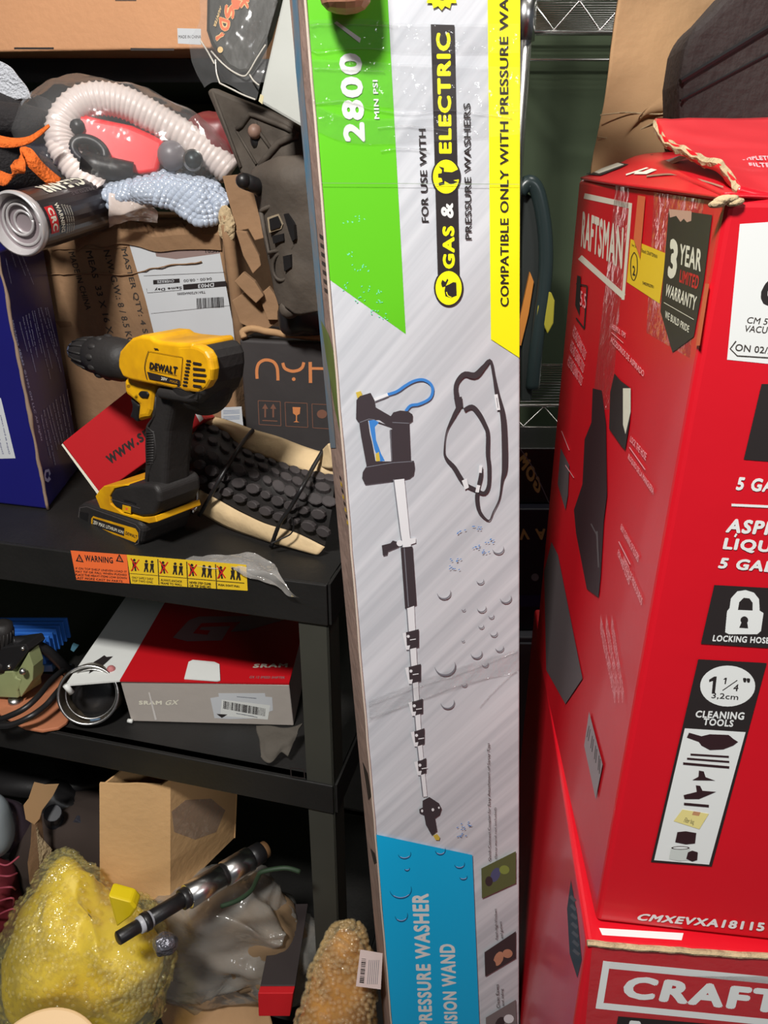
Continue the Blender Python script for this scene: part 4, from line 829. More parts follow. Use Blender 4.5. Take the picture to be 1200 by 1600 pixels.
sheet('lower_panel', G, DUST, pn, 28, 40, .0012, 30, .008, 4)
mb = MB(); rib(PP2, [(370, 820), (380, 810), (465, 770), (490, 830), (510, 860), (520, 1060), (420, 1080), (395, 960), (370, 820)], .0025); rib(PP2, [(500, 820), (535, 800), (580, 900), (590, 1020), (560, 1070), (530, 1050)], .0025)
P = [(500+48*math.cos(a)*1.15, 1172+85*math.sin(a)) for a in [math.pi*2*k/20 for k in range(21)]]; rib(PP2, P, .002)
o = mb.build('socket_rim', pn, smooth=True); o.location = V((0, -.012, 0))
mb = MB(); 
def sq(pts, m, o_=.016): mb.prism([PP2.px(*c4(x, y), o_) for x, y in pts], PP2.n*-.004, m)
sq([(400, 862), (470, 838), (500, 905), (490, 935), (412, 960)], mat('tan_socket', sr(150, 135, 112), .7)); sq([(412, 872), (465, 852), (488, 905), (480, 925), (420, 945)], BLKP, .0175); sq([(430, 980), (500, 965), (505, 1010), (440, 1030)], BLKP, .017); sq([(505, 840), (530, 835), (570, 910), (578, 1000), (560, 1015), (540, 960)], BLKP, .017); sq([(500, 1110), (545, 1100), (552, 1180), (510, 1208)], BLKP, .017)
mb.build('socket', pn)
mb = MB(); mb.tube([PY(382, 283, .90), PY(400, 290, .915), PY(412, 296, .93)], [.0085, .0085, .011], BLKP, 14); mb.ball(PY(380, 282.5, .898), .0083, BLKP, 12, 8); mb.build('knob', pn, smooth=True)
mb = MB(); mb.ball(PY(452, 482, .92), .012, DUST, 10, 8); mb.ball(PY(462, 470, .92), .008, DUST, 10, 8); mb.build('lower_boss', pn, smooth=True)
lump(PY(474, 498, .96), (V((.03, 0, 0)), V((0, .02, 0)), V((0, 0, .018))), BLKP, 'lower_bracket', pn, .008, 25, 3, 24, 14, .6)

# small red carton leaning on its edge
rd_ = thing('red_carton', PY(200, 720, .97), 'small red carton printed with a web address, tipped on its corner behind the drill', 'box')
RP = Pl(PY(158, 772, .955), PY(97, 692, .975), PY(300, 665, .955)); P = [RP.px(x, y) for x, y in ((157, 773), (97, 692), (225, 590), (322, 655))]
mb = MB(); mb.prismN(P, RP.n*-.035, mat('dull_red_carton', sr(180, 22, 30), .5)); mb.build('body', rd_, bevel=.0015)
d = Dec(RP); d.text('www.sram.com', [(172, 727), (300, 636), (294, 624), (164, 713)], BLK, .03); d.poly([(157, 771), (98, 693), (96, 695), (154, 775)], CREAM); d.poly([(300, 620), (318, 655), (312, 660), (296, 628)], WHT); d.build('printed_address', rd_)

# ---- cordless drill
K = V((-.2925, .826, Z1+.0012)); DX = V((.774, -.633, 0)); DW = V((.633, .774, 0))
dr = thing('cordless_drill', K-DX*.06+DW*.036, 'yellow and black cordless drill standing upright on its battery at the front of the shelf', 'drill')
NP = Pl(K, K+DX, K+UZ); c7d = conv(100, 500, 4.2107)
def dpoly(pts, off, W, m, name, bev, bs=3, parent=dr, smooth=False):
    pl_ = Pl(K+DW*off, K+DW*off+DX, K+DW*off+UZ); P = [pl_.px(*c7d(x, y)) for x, y in pts]; mb = MB(); mb.prismN(P, DW*W, m)
    if name == 'rear_cap': mp_ = Pl(K+DW*.031, K+DW*.031+DX, K+DW*.031+UZ); mb.ball(mp_.px(*c7d(905, 385)), 1, m, 32, 20, (DX*.038, DW*.0295, UZ*.0385))
    return mb.build(name, parent, bevel=bev, bseg=bs)
# battery
bat = dpoly([(78, 1255), (84, 1228), (110, 1208), (150, 1210), (480, 1325), (510, 1350), (514, 1400), (500, 1465), (470, 1496), (440, 1490), (105, 1338), (80, 1310)], 0, .073, BLKR, 'battery', .006, 3)
d = Dec(NP, c7d)
quadline(d, [(95, 1300), (105, 1235), (150, 1228), (470, 1345), (500, 1380), (488, 1468), (460, 1480), (115, 1325), (95, 1300)], 5, mat('grey_moulding', sr(84, 78, 78), .6))
d.poly([(192, 1290), (470, 1372), (488, 1400), (488, 1440), (468, 1464), (195, 1360), (178, 1340), (180, 1305)], YELD); d.poly([(190, 1302), (398, 1368), (396, 1422), (188, 1352)], BLK)
d.text('20V MAX LITHIUM ION', [(192, 1342), (390, 1408), (392, 1388), (194, 1316)], CREAM, .03); d.text('DEWALT', [(404, 1412), (480, 1440), (482, 1418), (406, 1390)], BLK, .05)
d.poly([(102, 1260), (160, 1272), (155, 1325), (108, 1310)], BLKP); d.build('printed_battery_label', dr)['label'] = 'yellow battery label'
# foot
dpoly([(232, 1120), (262, 1092), (400, 1082), (420, 1090), (330, 1110), (300, 1160), (305, 1210), (380, 1268), (510, 1300), (560, 1298), (600, 1290), (610, 1330), (560, 1340), (490, 1318), (238, 1240), (205, 1160)], .002, .064, YELD, 'foot_shell', .005)
dpoly([(330, 1105), (420, 1085), (520, 1078), (590, 1085), (620, 1130), (625, 1200), (590, 1290), (510, 1298), (340, 1240), (306, 1205), (303, 1145)], .002, .060, BLKR, 'foot_overmould', .014, 4)
d = Dec(Pl(K+DW*.0015, K+DW*.0015+DX, K+DW*.0015+UZ), c7d); d.poly([(385, 1215), (440, 1228), (440, 1275), (383, 1258)], YELD); d.ell((412, 1243), 8, 9, ORS, 10); d.poly([(392, 1180), (420, 1185), (474, 1205), (470, 1215), (440, 1200), (395, 1192)], BLKP)
quadline(d, [(306, 1180), (345, 1190), (500, 1240)], 4, MAT['grey_moulding'])
d.build('printed_foot_mark', dr)
# handle
dpoly([(520, 690), (560, 640), (585, 470), (600, 440), (740, 470), (700, 600), (672, 740), (655, 1000), (652, 1110), (630, 1200), (540, 1200), (500, 1130), (512, 1060), (520, 960), (516, 820)], .012, .040, BLKR, 'handle', .013, 4)
HPl = Pl(K+DW*.0122, K+DW*.0122+DX, K+DW*.0122+UZ)
mb = MB()
for k in range(13): y = 740+k*17; mb.tube([HPl.px(*c7d(545, y+4)), HPl.px(*c7d(565, y)), HPl.px(*c7d(594-k*.6, y-2))], .0011, BLKR, 6)
mb.tube([HPl.px(*c7d(x, y)) for x, y in ((545, 705), (590, 740), (606, 850), (604, 900), (575, 950), (560, 1000), (553, 1090))], .0013, BLKR, 6)
mb.tube([HPl.px(*c7d(x, y)) for x, y in ((605, 505), (600, 620), (560, 700))], .0012, BLKR, 6); mb.build('grip_ribs', dr, smooth=True)
# trigger
dpoly([(425, 512), (470, 545), (492, 560), (478, 680), (455, 655), (425, 640), (442, 590), (444, 560)], .018, .026, BLKP, 'trigger', .004)
# housing
dpoly([(352, 260), (362, 205), (400, 160), (440, 120), (500, 100), (560, 106), (590, 128), (640, 140), (760, 152), (830, 150), (850, 160), (855, 480), (800, 478), (680, 450), (590, 432), (440, 400), (385, 380), (352, 310)], .002, .053, YELD, 'motor_housing', .020, 6)
dpoly([(740, 165), (830, 160), (880, 172), (925, 200), (955, 250), (968, 330), (960, 400), (930, 450), (880, 484), (800, 474), (700, 450)], .0018, .012, YELD, 'vent_panel', .004)
dpoly([(388, 380), (440, 395), (590, 430), (572, 600), (552, 648), (520, 655), (472, 672), (486, 560), (430, 512), (396, 492)], .013, .034, YELD, 'trigger_frame', .006)
dpoly([(848, 170), (890, 184), (918, 215), (938, 265), (944, 340), (936, 430), (912, 500), (870, 555), (820, 560), (700, 540), (600, 520), (590, 445), (690, 455), (800, 482), (850, 484)], .003, .050, BLKR, 'rear_cap', .022, 6)
SPl = Pl(K+DW*.0012, K+DW*.0012+DX, K+DW*.0012+UZ); d = Dec(SPl, c7d)
d.curve([(555, 205), (538, 260), (530, 320), (545, 390)], 4, BLK, 16); d.line([(556, 205), (780, 245)], 3, mat('dark_yellow_seam', sr(150, 105, 10), .6)); d.line([(780, 245), (765, 430)], 4, MAT['dark_yellow_seam'])
d.text('DEWALT', [(560, 322), (740, 358), (748, 308), (565, 276)], BLK, .06); d.line([(560, 330), (740, 364)], 3, BLK)
d.poly([(546, 340), (760, 395), (765, 428), (560, 388)], BLK); d.text('20V', [(638, 394), (678, 402), (680, 382), (640, 373)], CREAM, .03); d.text('MAX', [(695, 408), (748, 420), (750, 402), (698, 392)], mat('dark_yellow_seam', (0, 0, 0)), .04)
for k in range(8): y = 262+k*23; d.poly([(806-k*3.5, y), (834-k*3.5, y+2), (832-k*3.5, y+15), (804-k*3.5, y+12)], BLK)
for k in range(5): y = 275+k*37; x1 = [905, 930, 937, 930, 905][k]; d.poly([(850, y), (x1, y+9), (x1-6, y+24), (846, y+16)], BLK)
d.poly([(592, 184), (620, 188), (618, 196), (592, 193)], BLK); d.curve([(968, 330), (962, 400), (930, 450), (880, 470), (800, 456), (600, 408)], 3, MAT['dark_yellow_seam'], 20)
d.ell((425, 436), 12, 12, MAT['dark_yellow_seam'], 14); d.build('printed_housing_label', dr)
mb = MB(); TPl = Pl(K+DW*.011, K+DW*.011+DX, K+DW*.011+UZ); mb.prismN([TPl.px(*c7d(x, y)) for x, y in ((486, 485), (500, 468), (540, 472), (553, 492), (545, 515), (510, 512), (490, 500))], DW*.02, BLKP); mb.build('direction_switch', dr, bevel=.002)
# chuck and clutch collar, turned around the spindle axis
MPl = Pl(K+DW*.031, K+DW*.031+DX, K+DW*.031+UZ)
ax0 = MPl.px(*c7d(62, 200)); ax1 = MPl.px(*c7d(400, 268)); axd = (ax1-ax0); L_ = axd.length; axn = axd/L_
pxm = (MPl.px(300, 560)-MPl.px(300, 561)).length/4.21
prof = [(0, 12), (0, 50), (.03, 64), (.10, 72), (.11, 84), (.28, 112), (.44, 124), (.46, 128), (.47, 132), (.60, 138), (.62, 148), (.78, 152), (.95, 150), (1.0, 140), (1.15, 120)]
pts = [ax0+axn*(t*L_) for t, r in prof]
mb = MB(); mb.tube(pts[1:4], [r*pxm for t, r in prof[1:4]], mat('blue_grey_ring', sr(72, 80, 100), .45), 28); mb.build('chuck_nose', dr, smooth=True)
mb = MB(); mb.tube(pts[3:9], [r*pxm for t, r in prof[3:9]], BLKR, 32)
for k in range(14):
    a = k/14*6.283; n1_ = axn.orthogonal().normalized(); n2_ = axn.cross(n1_); o_ = n1_*math.cos(a)+n2_*math.sin(a)
    mb.tube([pts[4]+o_*(86*pxm), pts[5]+o_*(113*pxm), pts[7]+o_*(127*pxm)], .0012, BLKR, 6)
mb.build('chuck', dr, smooth=True)
mb = MB(); mb.tube(pts[8:], [r*pxm for t, r in prof[8:]], BLKR, 36)
for k in range(12):
    a = k/12*6.283+.2; o_ = n1_*math.cos(a)+n2_*math.sin(a); mb.ball((pts[9]+pts[11])/2+o_*(143*pxm), 1, BLKR, 10, 8, (axn*.0075, o_.cross(axn)*.0042, o_*.0035))
mb.build('clutch_collar', dr, smooth=True)
# belt hook
mb = MB(); hp = Pl(K+DX*-.004, K+DX*-.004+DW, K+DX*-.004+UZ); mb.tube(cr([K+DW*.070+DX*.0+UZ*.062, K+DW*.078+DX*.002+UZ*.064, K+DW*.088+UZ*.058, K+DW*.090+UZ*.040, K+DW*.086+UZ*.022, K+DW*.078+UZ*.018], 16), .0032, CHR, 8); mb.build('belt_hook', dr, smooth=True)

# ---- folded bicycle tyre
ty = thing('bicycle_tyre', PY(400, 780, .9), 'folded knobbly bicycle tyre with tan sidewalls strapped with black ties beside the drill', 'tyre')
c8t = conv(270, 500, 3.811)
def T(x, y, Y): return PY(*c8t(x, y), Y)
A_ = [T(180, 560, 1.0), T(330, 600, .98), T(480, 655, .95), T(640, 700, .92), T(800, 760, .89), T(905, 790, .87), T(1010, 800, .86)]
A2 = [T(170, 610, .985), T(300, 655, .965), T(420, 765, .93), T(560, 820, .90), T(700, 870, .875), T(830, 905, .85), T(960, 930, .84)]
M_ = [T(60, 770, .93), T(200, 820, .90), T(350, 900, .875), T(520, 960, .85), T(660, 1030, .83), T(800, 1080, .81), T(950, 1110, .80)]
B2 = [T(0, 930, .94), T(120, 990, .91), T(250, 1060, .88), T(400, 1140, .86), T(560, 1215, .835), T(740, 1270, .815), T(905, 1350, .80)]
B1 = [T(-10, 1020, .95), T(90, 1090, .915), T(200, 1165, .89), T(340, 1240, .87), T(500, 1320, .845), T(650, 1410, .825), T(830, 1490, .81)]
def clampz(r): return [V((p.x, p.y, max(p.z, Z1+.004))) for p in r]
sheet('upper_sidewall', [A_, [lerp(a, b, .5)+V((0, -.006, .002)) for a, b in zip(A_, A2)], A2], TAN, ty, 40, 8, .0006, 20, .002)
sheet('lower_sidewall', [clampz(B2), clampz([lerp(a, b, .5)+V((0, -.006, .003)) for a, b in zip(B2, B1)]), clampz(B1)], TAN, ty, 40, 8, .0006, 20, .002)
G = grid([A2, M_, clampz(B2)], 60, 30)
mb = MB(); mb.add([p+V((0, .002, 0)) for r in G for p in r], gfaces(60, 30), BLKR); o = mb.build('tread', ty, smooth=True)
mb = MB()
for j in range(3, 28, 5):
    for i in range(2 + (j//5 % 2)*2, 58, 5):
        p = G[j][i]; u_ = (G[j][i+1]-G[j][i-1]).normalized(); v_ = (G[j+1][i]-G[j-1][i]).normalized(); n_ = u_.cross(v_).normalized()
        if n_.y > 0: n_ = -n_
        rr = (.0086 if (i//5) % 3 else .0070)*random.uniform(.9, 1.05); vs = []; N_ = 10
        for lay, (h_, s_) in enumerate(((-.001, 1.0), (.0035, .96), (.0043, .8))):
            for k in range(N_): a = 6.283*k/N_; vs.append(p+n_*h_+(u_*math.cos(a)*1.15+v_*math.sin(a)*.85)*rr*s_)
        fs = [tuple(range(2*N_, 3*N_))]+[(l*N_+k, l*N_+(k+1) % N_, (l+1)*N_+(k+1) % N_, (l+1)*N_+k) for l in range(2) for k in range(N_)]
        mb.add(vs, fs, KNOB)
mb.build('tread_knobs', ty)
# far strand beyond second tie
sheet('folded_end', [[T(880, 790, .86), T(905, 760, .85), T(930, 735, .84)], [T(870, 870, .855), T(920, 880, .84), T(970, 880, .835)]], TAN, ty, 10, 8, .0005, 20, .003)
for pl_ in ([(480, 648, .95), (436, 700, .925), (390, 765, .895), (290, 930, .865), (225, 1045, .87), (165, 1150, .885)], [(895, 770, .86), (830, 880, .835), (770, 990, .80), (700, 1110, .805), (640, 1200, .81), (590, 1335, .825)]):
    mb = MB(); mb.tube(cr([T(*p)+V((0, -.006, .0)) for p in pl_], 30), .0026, BLKP, 8); mb.build('cable_tie', ty, smooth=True)
mb = MB(); mb.tube(cr([T(x, y, .80) for x, y in ((590, 1330), (640, 1305), (700, 1275), (720, 1230), (705, 1170))], 20), .001, BLKP, 6); mb.build('loose_string', ty)

# clear wrap hanging over the beam
wr = sheet('plastic_wrap', [[PY(290, 872, .80), PY(350, 866, .79), PY(400, 866, .785), PY(430, 880, .77)], [PY(300, 880, .775), PY(350, 882, .765), PY(400, 885, .76), PY(440, 900, .745)], [PY(380, 892, .755), PY(400, 905, .75), PY(430, 900, .742), PY(455, 925, .73)], [PY(420, 905, .75), PY(436, 918, .74), PY(450, 928, .735), PY(468, 934, .73)]], CLEARM, None, 30, 24, .005, 30, 0, 8)
tag(wr, 'torn scrap of clear plastic wrap hanging over the shelf beam below the tyre', 'plastic wrap')
# ================================================================ top row above the shelf
# aerosol can on the blue carton
can = thing('aerosol_can', PY(40, 380, .98), 'black spray can lying on its side on the navy carton, its round base facing out', 'can')
c1 = conv(0, 80, 4.615)
q0 = PY(*c1(130, 1245), .93)      # centre of the base
q1 = PY(*c1(720, 1080), 1.08)     # far end of the body
axc = (q1-q0).normalized(); R_ = .034; side = axc.cross(UZ).normalized(); upv = side.cross(axc)
zmin = E-.085+R_+.001
mb = MB(); CANB = mat('black_can_print', sr(34, 28, 32), .3, coat=.4)
def ringpts(ts): return [q0+axc*t for t in ts]
mb.tube(ringpts((.007, .009, .19, .20, .202)), (R_*.985, R_, R_, R_*.9, R_*.3), CANB, 40, cap=False); mb.build('body', can, smooth=False, bevel=0)
RIMA = mat('light_aluminium', sr(196, 192, 192), .3, metal=.35)
mb = MB(); ts = [(-.0042, .98), (-.0038, 1.03), (.0, 1.06), (.005, 1.04), (.008, 1.0)]
mb.tube(ringpts([t for t, r in ts]), [R_*r for t, r in ts], RIMA, 44, cap=False)
mb.tube(ringpts((-.0042, .004, .0062)), (R_*.98, R_*.90, R_*.86), RIMA, 44, cap=False)
vs = []; fs = []; nr = 10; na = 36; AL = mat('dull_aluminium', sr(165, 152, 156), .4, metal=.45)
for i in range(nr+1):
    r = R_*.88*i/nr
    for k in range(na): a = 6.283*k/na; vs.append(q0+axc*(.006+.006*(1-(i/nr)**2))+side*(r*math.cos(a))+upv*(r*math.sin(a)))
for i in range(nr):
    for k in range(na): fs.append((i*na+k, i*na+(k+1) % na, (i+1)*na+(k+1) % na, (i+1)*na+k))
mb.add(vs, fs, AL)
for rr, tt in ((.36, .0112), (.72, .0078)): mb.tube([q0+axc*(tt-.001)+(side*math.cos(a)+upv*math.sin(a))*R_*rr for a in [6.283*k/40 for k in range(41)]], .0017, RIMA, 6)
mb.tube([q0+axc*.007+(side*(math.cos(a)*.5-.05)+upv*(math.sin(a)*.5+.1))*R_ for a in [6.283*k/30 for k in range(31)]], .0016, RIMA, 6)
mb.build('base', can, smooth=True)['label'] = 'dished metal base'
camv = V((0, 0, E))
def cyl(txt, t0, t1, a0, a1, m, bold, flip):
    vs, fs = glyphs(txt, bold); P = []
    for u, v, L in vs:
        if flip == 1: t = t1+(t0-t1)*u; a = a0+(a1-a0)*v
        else: t = t0+(t1-t0)*v; a = a0+(a1-a0)*u
        P.append(q0+axc*t+(side*math.cos(a)+upv*math.sin(a))*(R_+.0006+L*5e-6))
    mbx.add(P, fs, m)
# angle 90deg = top, 0 = right (towards +side)
mbx = MB()
cyl('DUST-CLEANR', .035, .17, math.radians(82), math.radians(52), CREAM, .05, 1)
cyl('EXTREME PRESSURE', .07, .16, math.radians(45), math.radians(36), MAT['grey_product_print'], .02, 1)
vs = []; n = 8
for i in range(n+1):
    a = math.radians(-22+50*i/n)
    for t in (.012, .026): vs.append(q0+axc*t+(side*math.cos(a)+upv*math.sin(a))*(R_+.0005))
mbx.add([v for v in vs], [(2*i, 2*i+1, 2*i+3, 2*i+2) for i in range(n)], REDB)
mbx.add([v+(v-q0-axc*(v-q0).dot(axc)).normalized()*-.0 for v in vs], [], REDB)
cyl('CRC', .015, .024, math.radians(25), math.radians(-18), CREAM, .05, 2)
cyl('WARNING', .030, .037, math.radians(30), math.radians(-25), CREAM, .03, 2)
for k in range(4): cyl('Contents under pressure', .040+k*.004, .043+k*.004, math.radians(25-k*2), math.radians(-30), CREAM, .0, 2)
mbx.build('printed_can_label', can)

# black bag with orange straps and white mesh
bg = thing('black_tool_bag', PY(20, 250, 1.1), 'black fabric bag with orange webbing straps behind the spray can', 'bag')
lump(PY(-20, 215, 1.18), (V((.105, 0, 0)), V((0, .07, 0)), V((0, 0, .07))), FAB, 'body', bg, .02, 8, 2, 36, 22, .7)
lump(PY(-25, 190, 1.12), (V((.09, 0, 0)), V((0, .05, 0)), V((0, 0, .022))), FAB, 'folded_rim', bg, .008, 10, 5, 30, 14, .7)
def ribbon(name, pts, wd, m, parent, th=.0016, n=40, twist=None):
    P = cr(pts, n); vs = []
    for i, p in enumerate(P):
        t = (P[min(i+1, n-1)]-P[max(i-1, 0)]).normalized(); f_ = (twist or (lambda s_: V((0, .5, 1))))(i/(n-1)); a = (f_-t*f_.dot(t)).normalized(); w_ = wd if not callable(wd) else wd(i/(n-1)); vs += [p+a*w_/2, p-a*w_/2]
    return mk(name, vs, [(2*i, 2*i+1, 2*i+3, 2*i+2) for i in range(n-1)], m, parent, solid=th, smooth=True)
ribbon('orange_strap', [PY(*c1(x, y), 1.0) for x, y in ((-60, 640), (20, 655), (110, 660), (210, 640), (300, 580), (355, 535))], lambda s_: .016*(1-s_*.8), ORF, bg)
ribbon('orange_strap', [PY(*c1(x, y), Y) for x, y, Y in ((-30, 900, 1.0), (60, 930, .98), (120, 870, .97), (150, 780, .975), (190, 745, .98), (240, 800, .98), (320, 880, .99), (420, 960, 1.0))], .017, ORF, bg, twist=lambda s_: V((1-s_, .3, .8)))
sheet('white_mesh', [[PY(*c1(x, y), 1.14) for x, y in r] for r in ([(-100, 60), (0, 95), (70, 130), (110, 170)], [(-100, 180), (0, 200), (90, 220), (170, 250)], [(-100, 380), (0, 372), (110, 350), (215, 345)])], mat('white_mesh_fabric', sr(205, 208, 215), .8, bump=.7, bscale=300), bg, 24, 16, .006, 14, .002)

# bagged red tool with clear hose
rt = thing('bagged_red_pump', PY(200, 250, 1.08), 'red tool with a clear ribbed hose sealed in a clear plastic bag above the cartons', 'tool')
c2 = conv(60, 130, 3.529)
TPn = Pl(PY(*c2(200, 200), 1.06), PY(*c2(680, 330), 1.08), PY(*c2(500, 480), 1.06))
mb = MB(); mb.prismN([TPn.px(*c2(x, y)) for x, y in ((185, 190), (200, 170), (250, 175), (320, 195), (500, 232), (600, 275), (690, 320), (680, 400), (655, 490), (560, 505), (500, 490), (400, 420), (290, 330), (200, 280), (180, 235))], V((.0, .055, 0)), REDP); mb.build('body', rt, bevel=.009, bseg=4)
mb = MB(); mb.tube([TPn.px(*c2(212, 240), .006), TPn.px(*c2(225, 235), -.01)], .0085, BLKP, 16); mb.build('nozzle', rt, smooth=True)
hose = mat('clear_ribbed_hose', sr(222, 208, 202), .35); HP_ = cr([TPn.px(*c2(x, y), -.01) for x, y in ((340, 590), (240, 500), (160, 400), (125, 300), (150, 190), (240, 105), (360, 85), (480, 110), (600, 170), (720, 240), (850, 320), (960, 400), (1060, 490))], 150)
mb = MB(); mb.tube(HP_, [.0185+(.0018 if i % 3 == 0 else 0) for i in range(150)], hose, 14); mb.build('hose', rt, smooth=True)
mb = MB(); P = [TPn.px(*c2(280+85*math.cos(a)-25*math.sin(a), 375+55*math.sin(a)+40*math.cos(a)), .004) for a in [6.283*k/30 for k in range(31)]]; mb.tube(P, .006, BLKP, 10); mb.tube([TPn.px(*c2(x, y), .003) for x, y in ((240, 430), (330, 460), (430, 480), (520, 500))], .014, BLKP, 10); mb.build('handle_loop', rt, smooth=True)
mb = MB(); f0, f1 = TPn.px(*c2(853, 422), .02), TPn.px(*c2(845, 440), -.03)
mb.tube([f0, f1], .0125, STEEL, 20); mb.tube([f0-(f1-f0)*.02, f0], .0105, mat('dark_steel_bore', sr(50, 58, 60), .4, metal=.6), 20); mb.ball(TPn.px(*c2(735, 400), .002), .018, mat('grey_fitting', sr(110, 104, 108), .4), 14, 10); mb.build('fitting', rt, smooth=True)
lump(TPn.px(*c2(470, 320), -.014), (V((.135, -.01, -.032)), V((0, .055, 0)), V((.02, 0, .065))), CLEAR, 'clear_bag', rt, .012, 14, 6, 60, 36, .9)
rw = lump(PY(340, 215, 1.12), (V((.045, 0, 0)), V((0, .03, 0)), V((0, 0, .03))), mat('dull_red_wrapped', sr(130, 50, 52), .4, var=.3), 'wrapped_red_part', None, .012, 18, 2, 28, 18); tag(rw, 'dull red part wrapped in film between the bagged tool and the dusty panel', 'part')
# bubble wrap
zt_s = E-.057
bw = thing('bubble_wrap', PY(260, 320, 1.06), 'crumpled pale blue bubble wrap spilling from the open brown shipping carton', 'bubble wrap')
BW = mat('pale_bubble_plastic', sr(176, 186, 202), .22, spec=.8, var=.15, vscale=30)
rows = [[PY(*c2(x, y), Y) for x, y, Y in r] for r in (
    [(350, 550, 1.10), (450, 520, 1.10), (600, 490, 1.10), (760, 490, 1.10), (900, 520, 1.09), (1000, 570, 1.08)],
    [(345, 590, 1.05), (450, 560, 1.04), (600, 540, 1.03), (760, 540, 1.03), (900, 570, 1.03), (1030, 620, 1.04)],
    [(380, 640, 1.03), (480, 620, 1.02), (600, 610, 1.01), (760, 620, 1.01), (900, 660, 1.01), (1045, 660, 1.02)],
    [(385, 690, 1.04), (520, 650, 1.02), (640, 670, 1.01), (760, 710, 1.01), (880, 770, 1.0), (960, 770, 1.01)])]
G = crumple(grid(rows, 44, 26), .006, 24, 3)
mb = MB(); mb.add([p for r in G for p in r], gfaces(44, 26), BW)
for j in range(1, 25, 2):
    for i in range(1+(j//2 % 2), 43, 2):
        p = G[j][i]; u_ = (G[j][i+1]-G[j][i-1]).normalized(); v_ = (G[j+1][i]-G[j-1][i]).normalized(); n_ = u_.cross(v_).normalized(); n_ = -n_ if n_.y > 0 else n_
        r_ = .0062; mb.ball(p, r_, BW, 8, 5, (u_*r_, n_.cross(u_)*r_, n_*r_*.8))
mb.build('sheet', bw, smooth=True)
sheet('thin_film_edge', [[PY(*c2(x, y), Y) for x, y, Y in r] for r in ([(385, 600, 1.02), (450, 620, 1.02), (520, 640, 1.015)], [(390, 700, 1.02), (480, 700, 1.015), (600, 660, 1.01)], [(385, 760, 1.035), (480, 720, 1.02), (660, 700, 1.015)], [(390, 790, 1.05), (500, 760, 1.04), (660, 770, 1.03)])], film('pinkish_clear_film', (.95, .8, .72), .08, .12, .7, 30, .6), bw, 20, 16, .003, 30, 0, 2)

# white carton corner and bagged black pouch hanging from the upper shelf
wc = thing('white_carton', PY(450, 60, .9), 'white carton corner wedged at the top beside the wand carton', 'box')
WPn = Pl(PY(405, 160, .86), PY(440, 0, .86), PY(480, 205, .82)); P = [WPn.px(x, y) for x, y in ((404, 160), (452, -50), (520, -60), (520, 228))]
mb = MB(); mb.prismN(P, V((.03, .12, .02)), mat('grey_white_card', sr(186, 188, 182), .6, var=.1, vscale=7, bump=.06, bscale=40)); mb.build('body', wc, bevel=.003)
d = Dec(WPn); d.poly([(404, 158), (407, 147), (412, 150), (410, 163)], mat('yellowed_card', sr(200, 190, 150), .8)); d.build('printed_worn_corner', wc)
bp = thing('bagged_pouch', PY(370, 60, .92), 'black pouch with orange cartoon lettering in a clear bag beside the large carton', 'bag')
c3p = conv(280, 0, 6.0)
PPo = Pl(PY(330, 0, .93), PY(430, 0, .91), PY(370, 140, .90))
mb = MB(); mb.prismN([PPo.px(*c3p(x, y), -.008) for x, y in ((260, -250), (920, -250), (930, 20), (840, 330), (720, 560), (640, 680), (560, 690), (450, 630), (330, 470), (290, 400), (250, 280))], V((0, .03, 0)), mat('black_pouch', sr(44, 42, 34), .5, var=.3, vscale=12, bump=.2, bscale=30)); mb.build('pouch', bp, bevel=.004)
d = Dec(Pl(PPo.px(330, 0, -.0075), PPo.px(430, 0, -.0075), PPo.px(370, 140, -.0075)), c3p)
OUT = mat('cream_outline_print', sr(215, 180, 120), .6); ORL = mat('orange_letter_print', sr(215, 100, 45), .6)
def L2(t, q):
    cx = sum(p[0] for p in q)/4; cy_ = sum(p[1] for p in q)/4; k = 1.05
    d.text(t, q, OUT, .13); d.text(t, [(cx+(x-cx)*.93, cy_+(y-cy_)*.93) for x, y in q], ORL, .05)
L2('Y', [(320, 300), (362, 440), (430, 320), (410, 300)][::1]); 
L2('D', [(370, 150), (378, 290), (475, 300), (480, 190)]); L2('S', [(420, 40), (425, 180), (520, 190), (520, 40)]); L2('I', [(480, -30), (500, 90), (560, 90), (590, 10)]); L2('K', [(560, -40), (570, 80), (650, 100), (660, -10)])
d.text('HUNTER', [(385, 50), (320, 240), (340, 260), (395, 90)], OUT, .05); d.ell((385, 466), 26, 30, OUT, 20)
d.build('printed_letters', bp)
rows = [[PPo.px(*c3p(x, y), o_) for x, y, o_ in r] for r in (
    [(250, -200, .004), (500, -200, .008), (700, -200, .008), (940, -200, 0)],
    [(200, 180, .006), (420, 150, .01), (650, 150, .012), (890, 150, 0)],
    [(95, 400, .008), (330, 400, .012), (600, 420, .012), (850, 330, 0)],
    [(130, 580, .006), (340, 560, .01), (580, 620, .008), (800, 560, 0)],
    [(235, 825, .0), (370, 770, .004), (560, 850, .004), (720, 940, 0)])]
sheet('clear_bag', rows, CLEAR, bp, 34, 34, .004, 26, 0, 7)
mb = MB()
for pl_ in ([(300, 480), (400, 590), (500, 670), (600, 715), (650, 680), (720, 560), (810, 420)], [(380, 780), (480, 830), (600, 890), (715, 935)], [(340, 560), (350, 680), (380, 780)], [(660, 700), (700, 760), (750, 800)], [(200, 380), (270, 490), (330, 600)]):
    mb.tube(cr([PPo.px(*c3p(x, y), .011) for x, y in pl_], 24), .0009, mat('film_fold', sr(190, 185, 175), .15, spec=.8), 6)
mb.build('film_fold', bp, smooth=True)

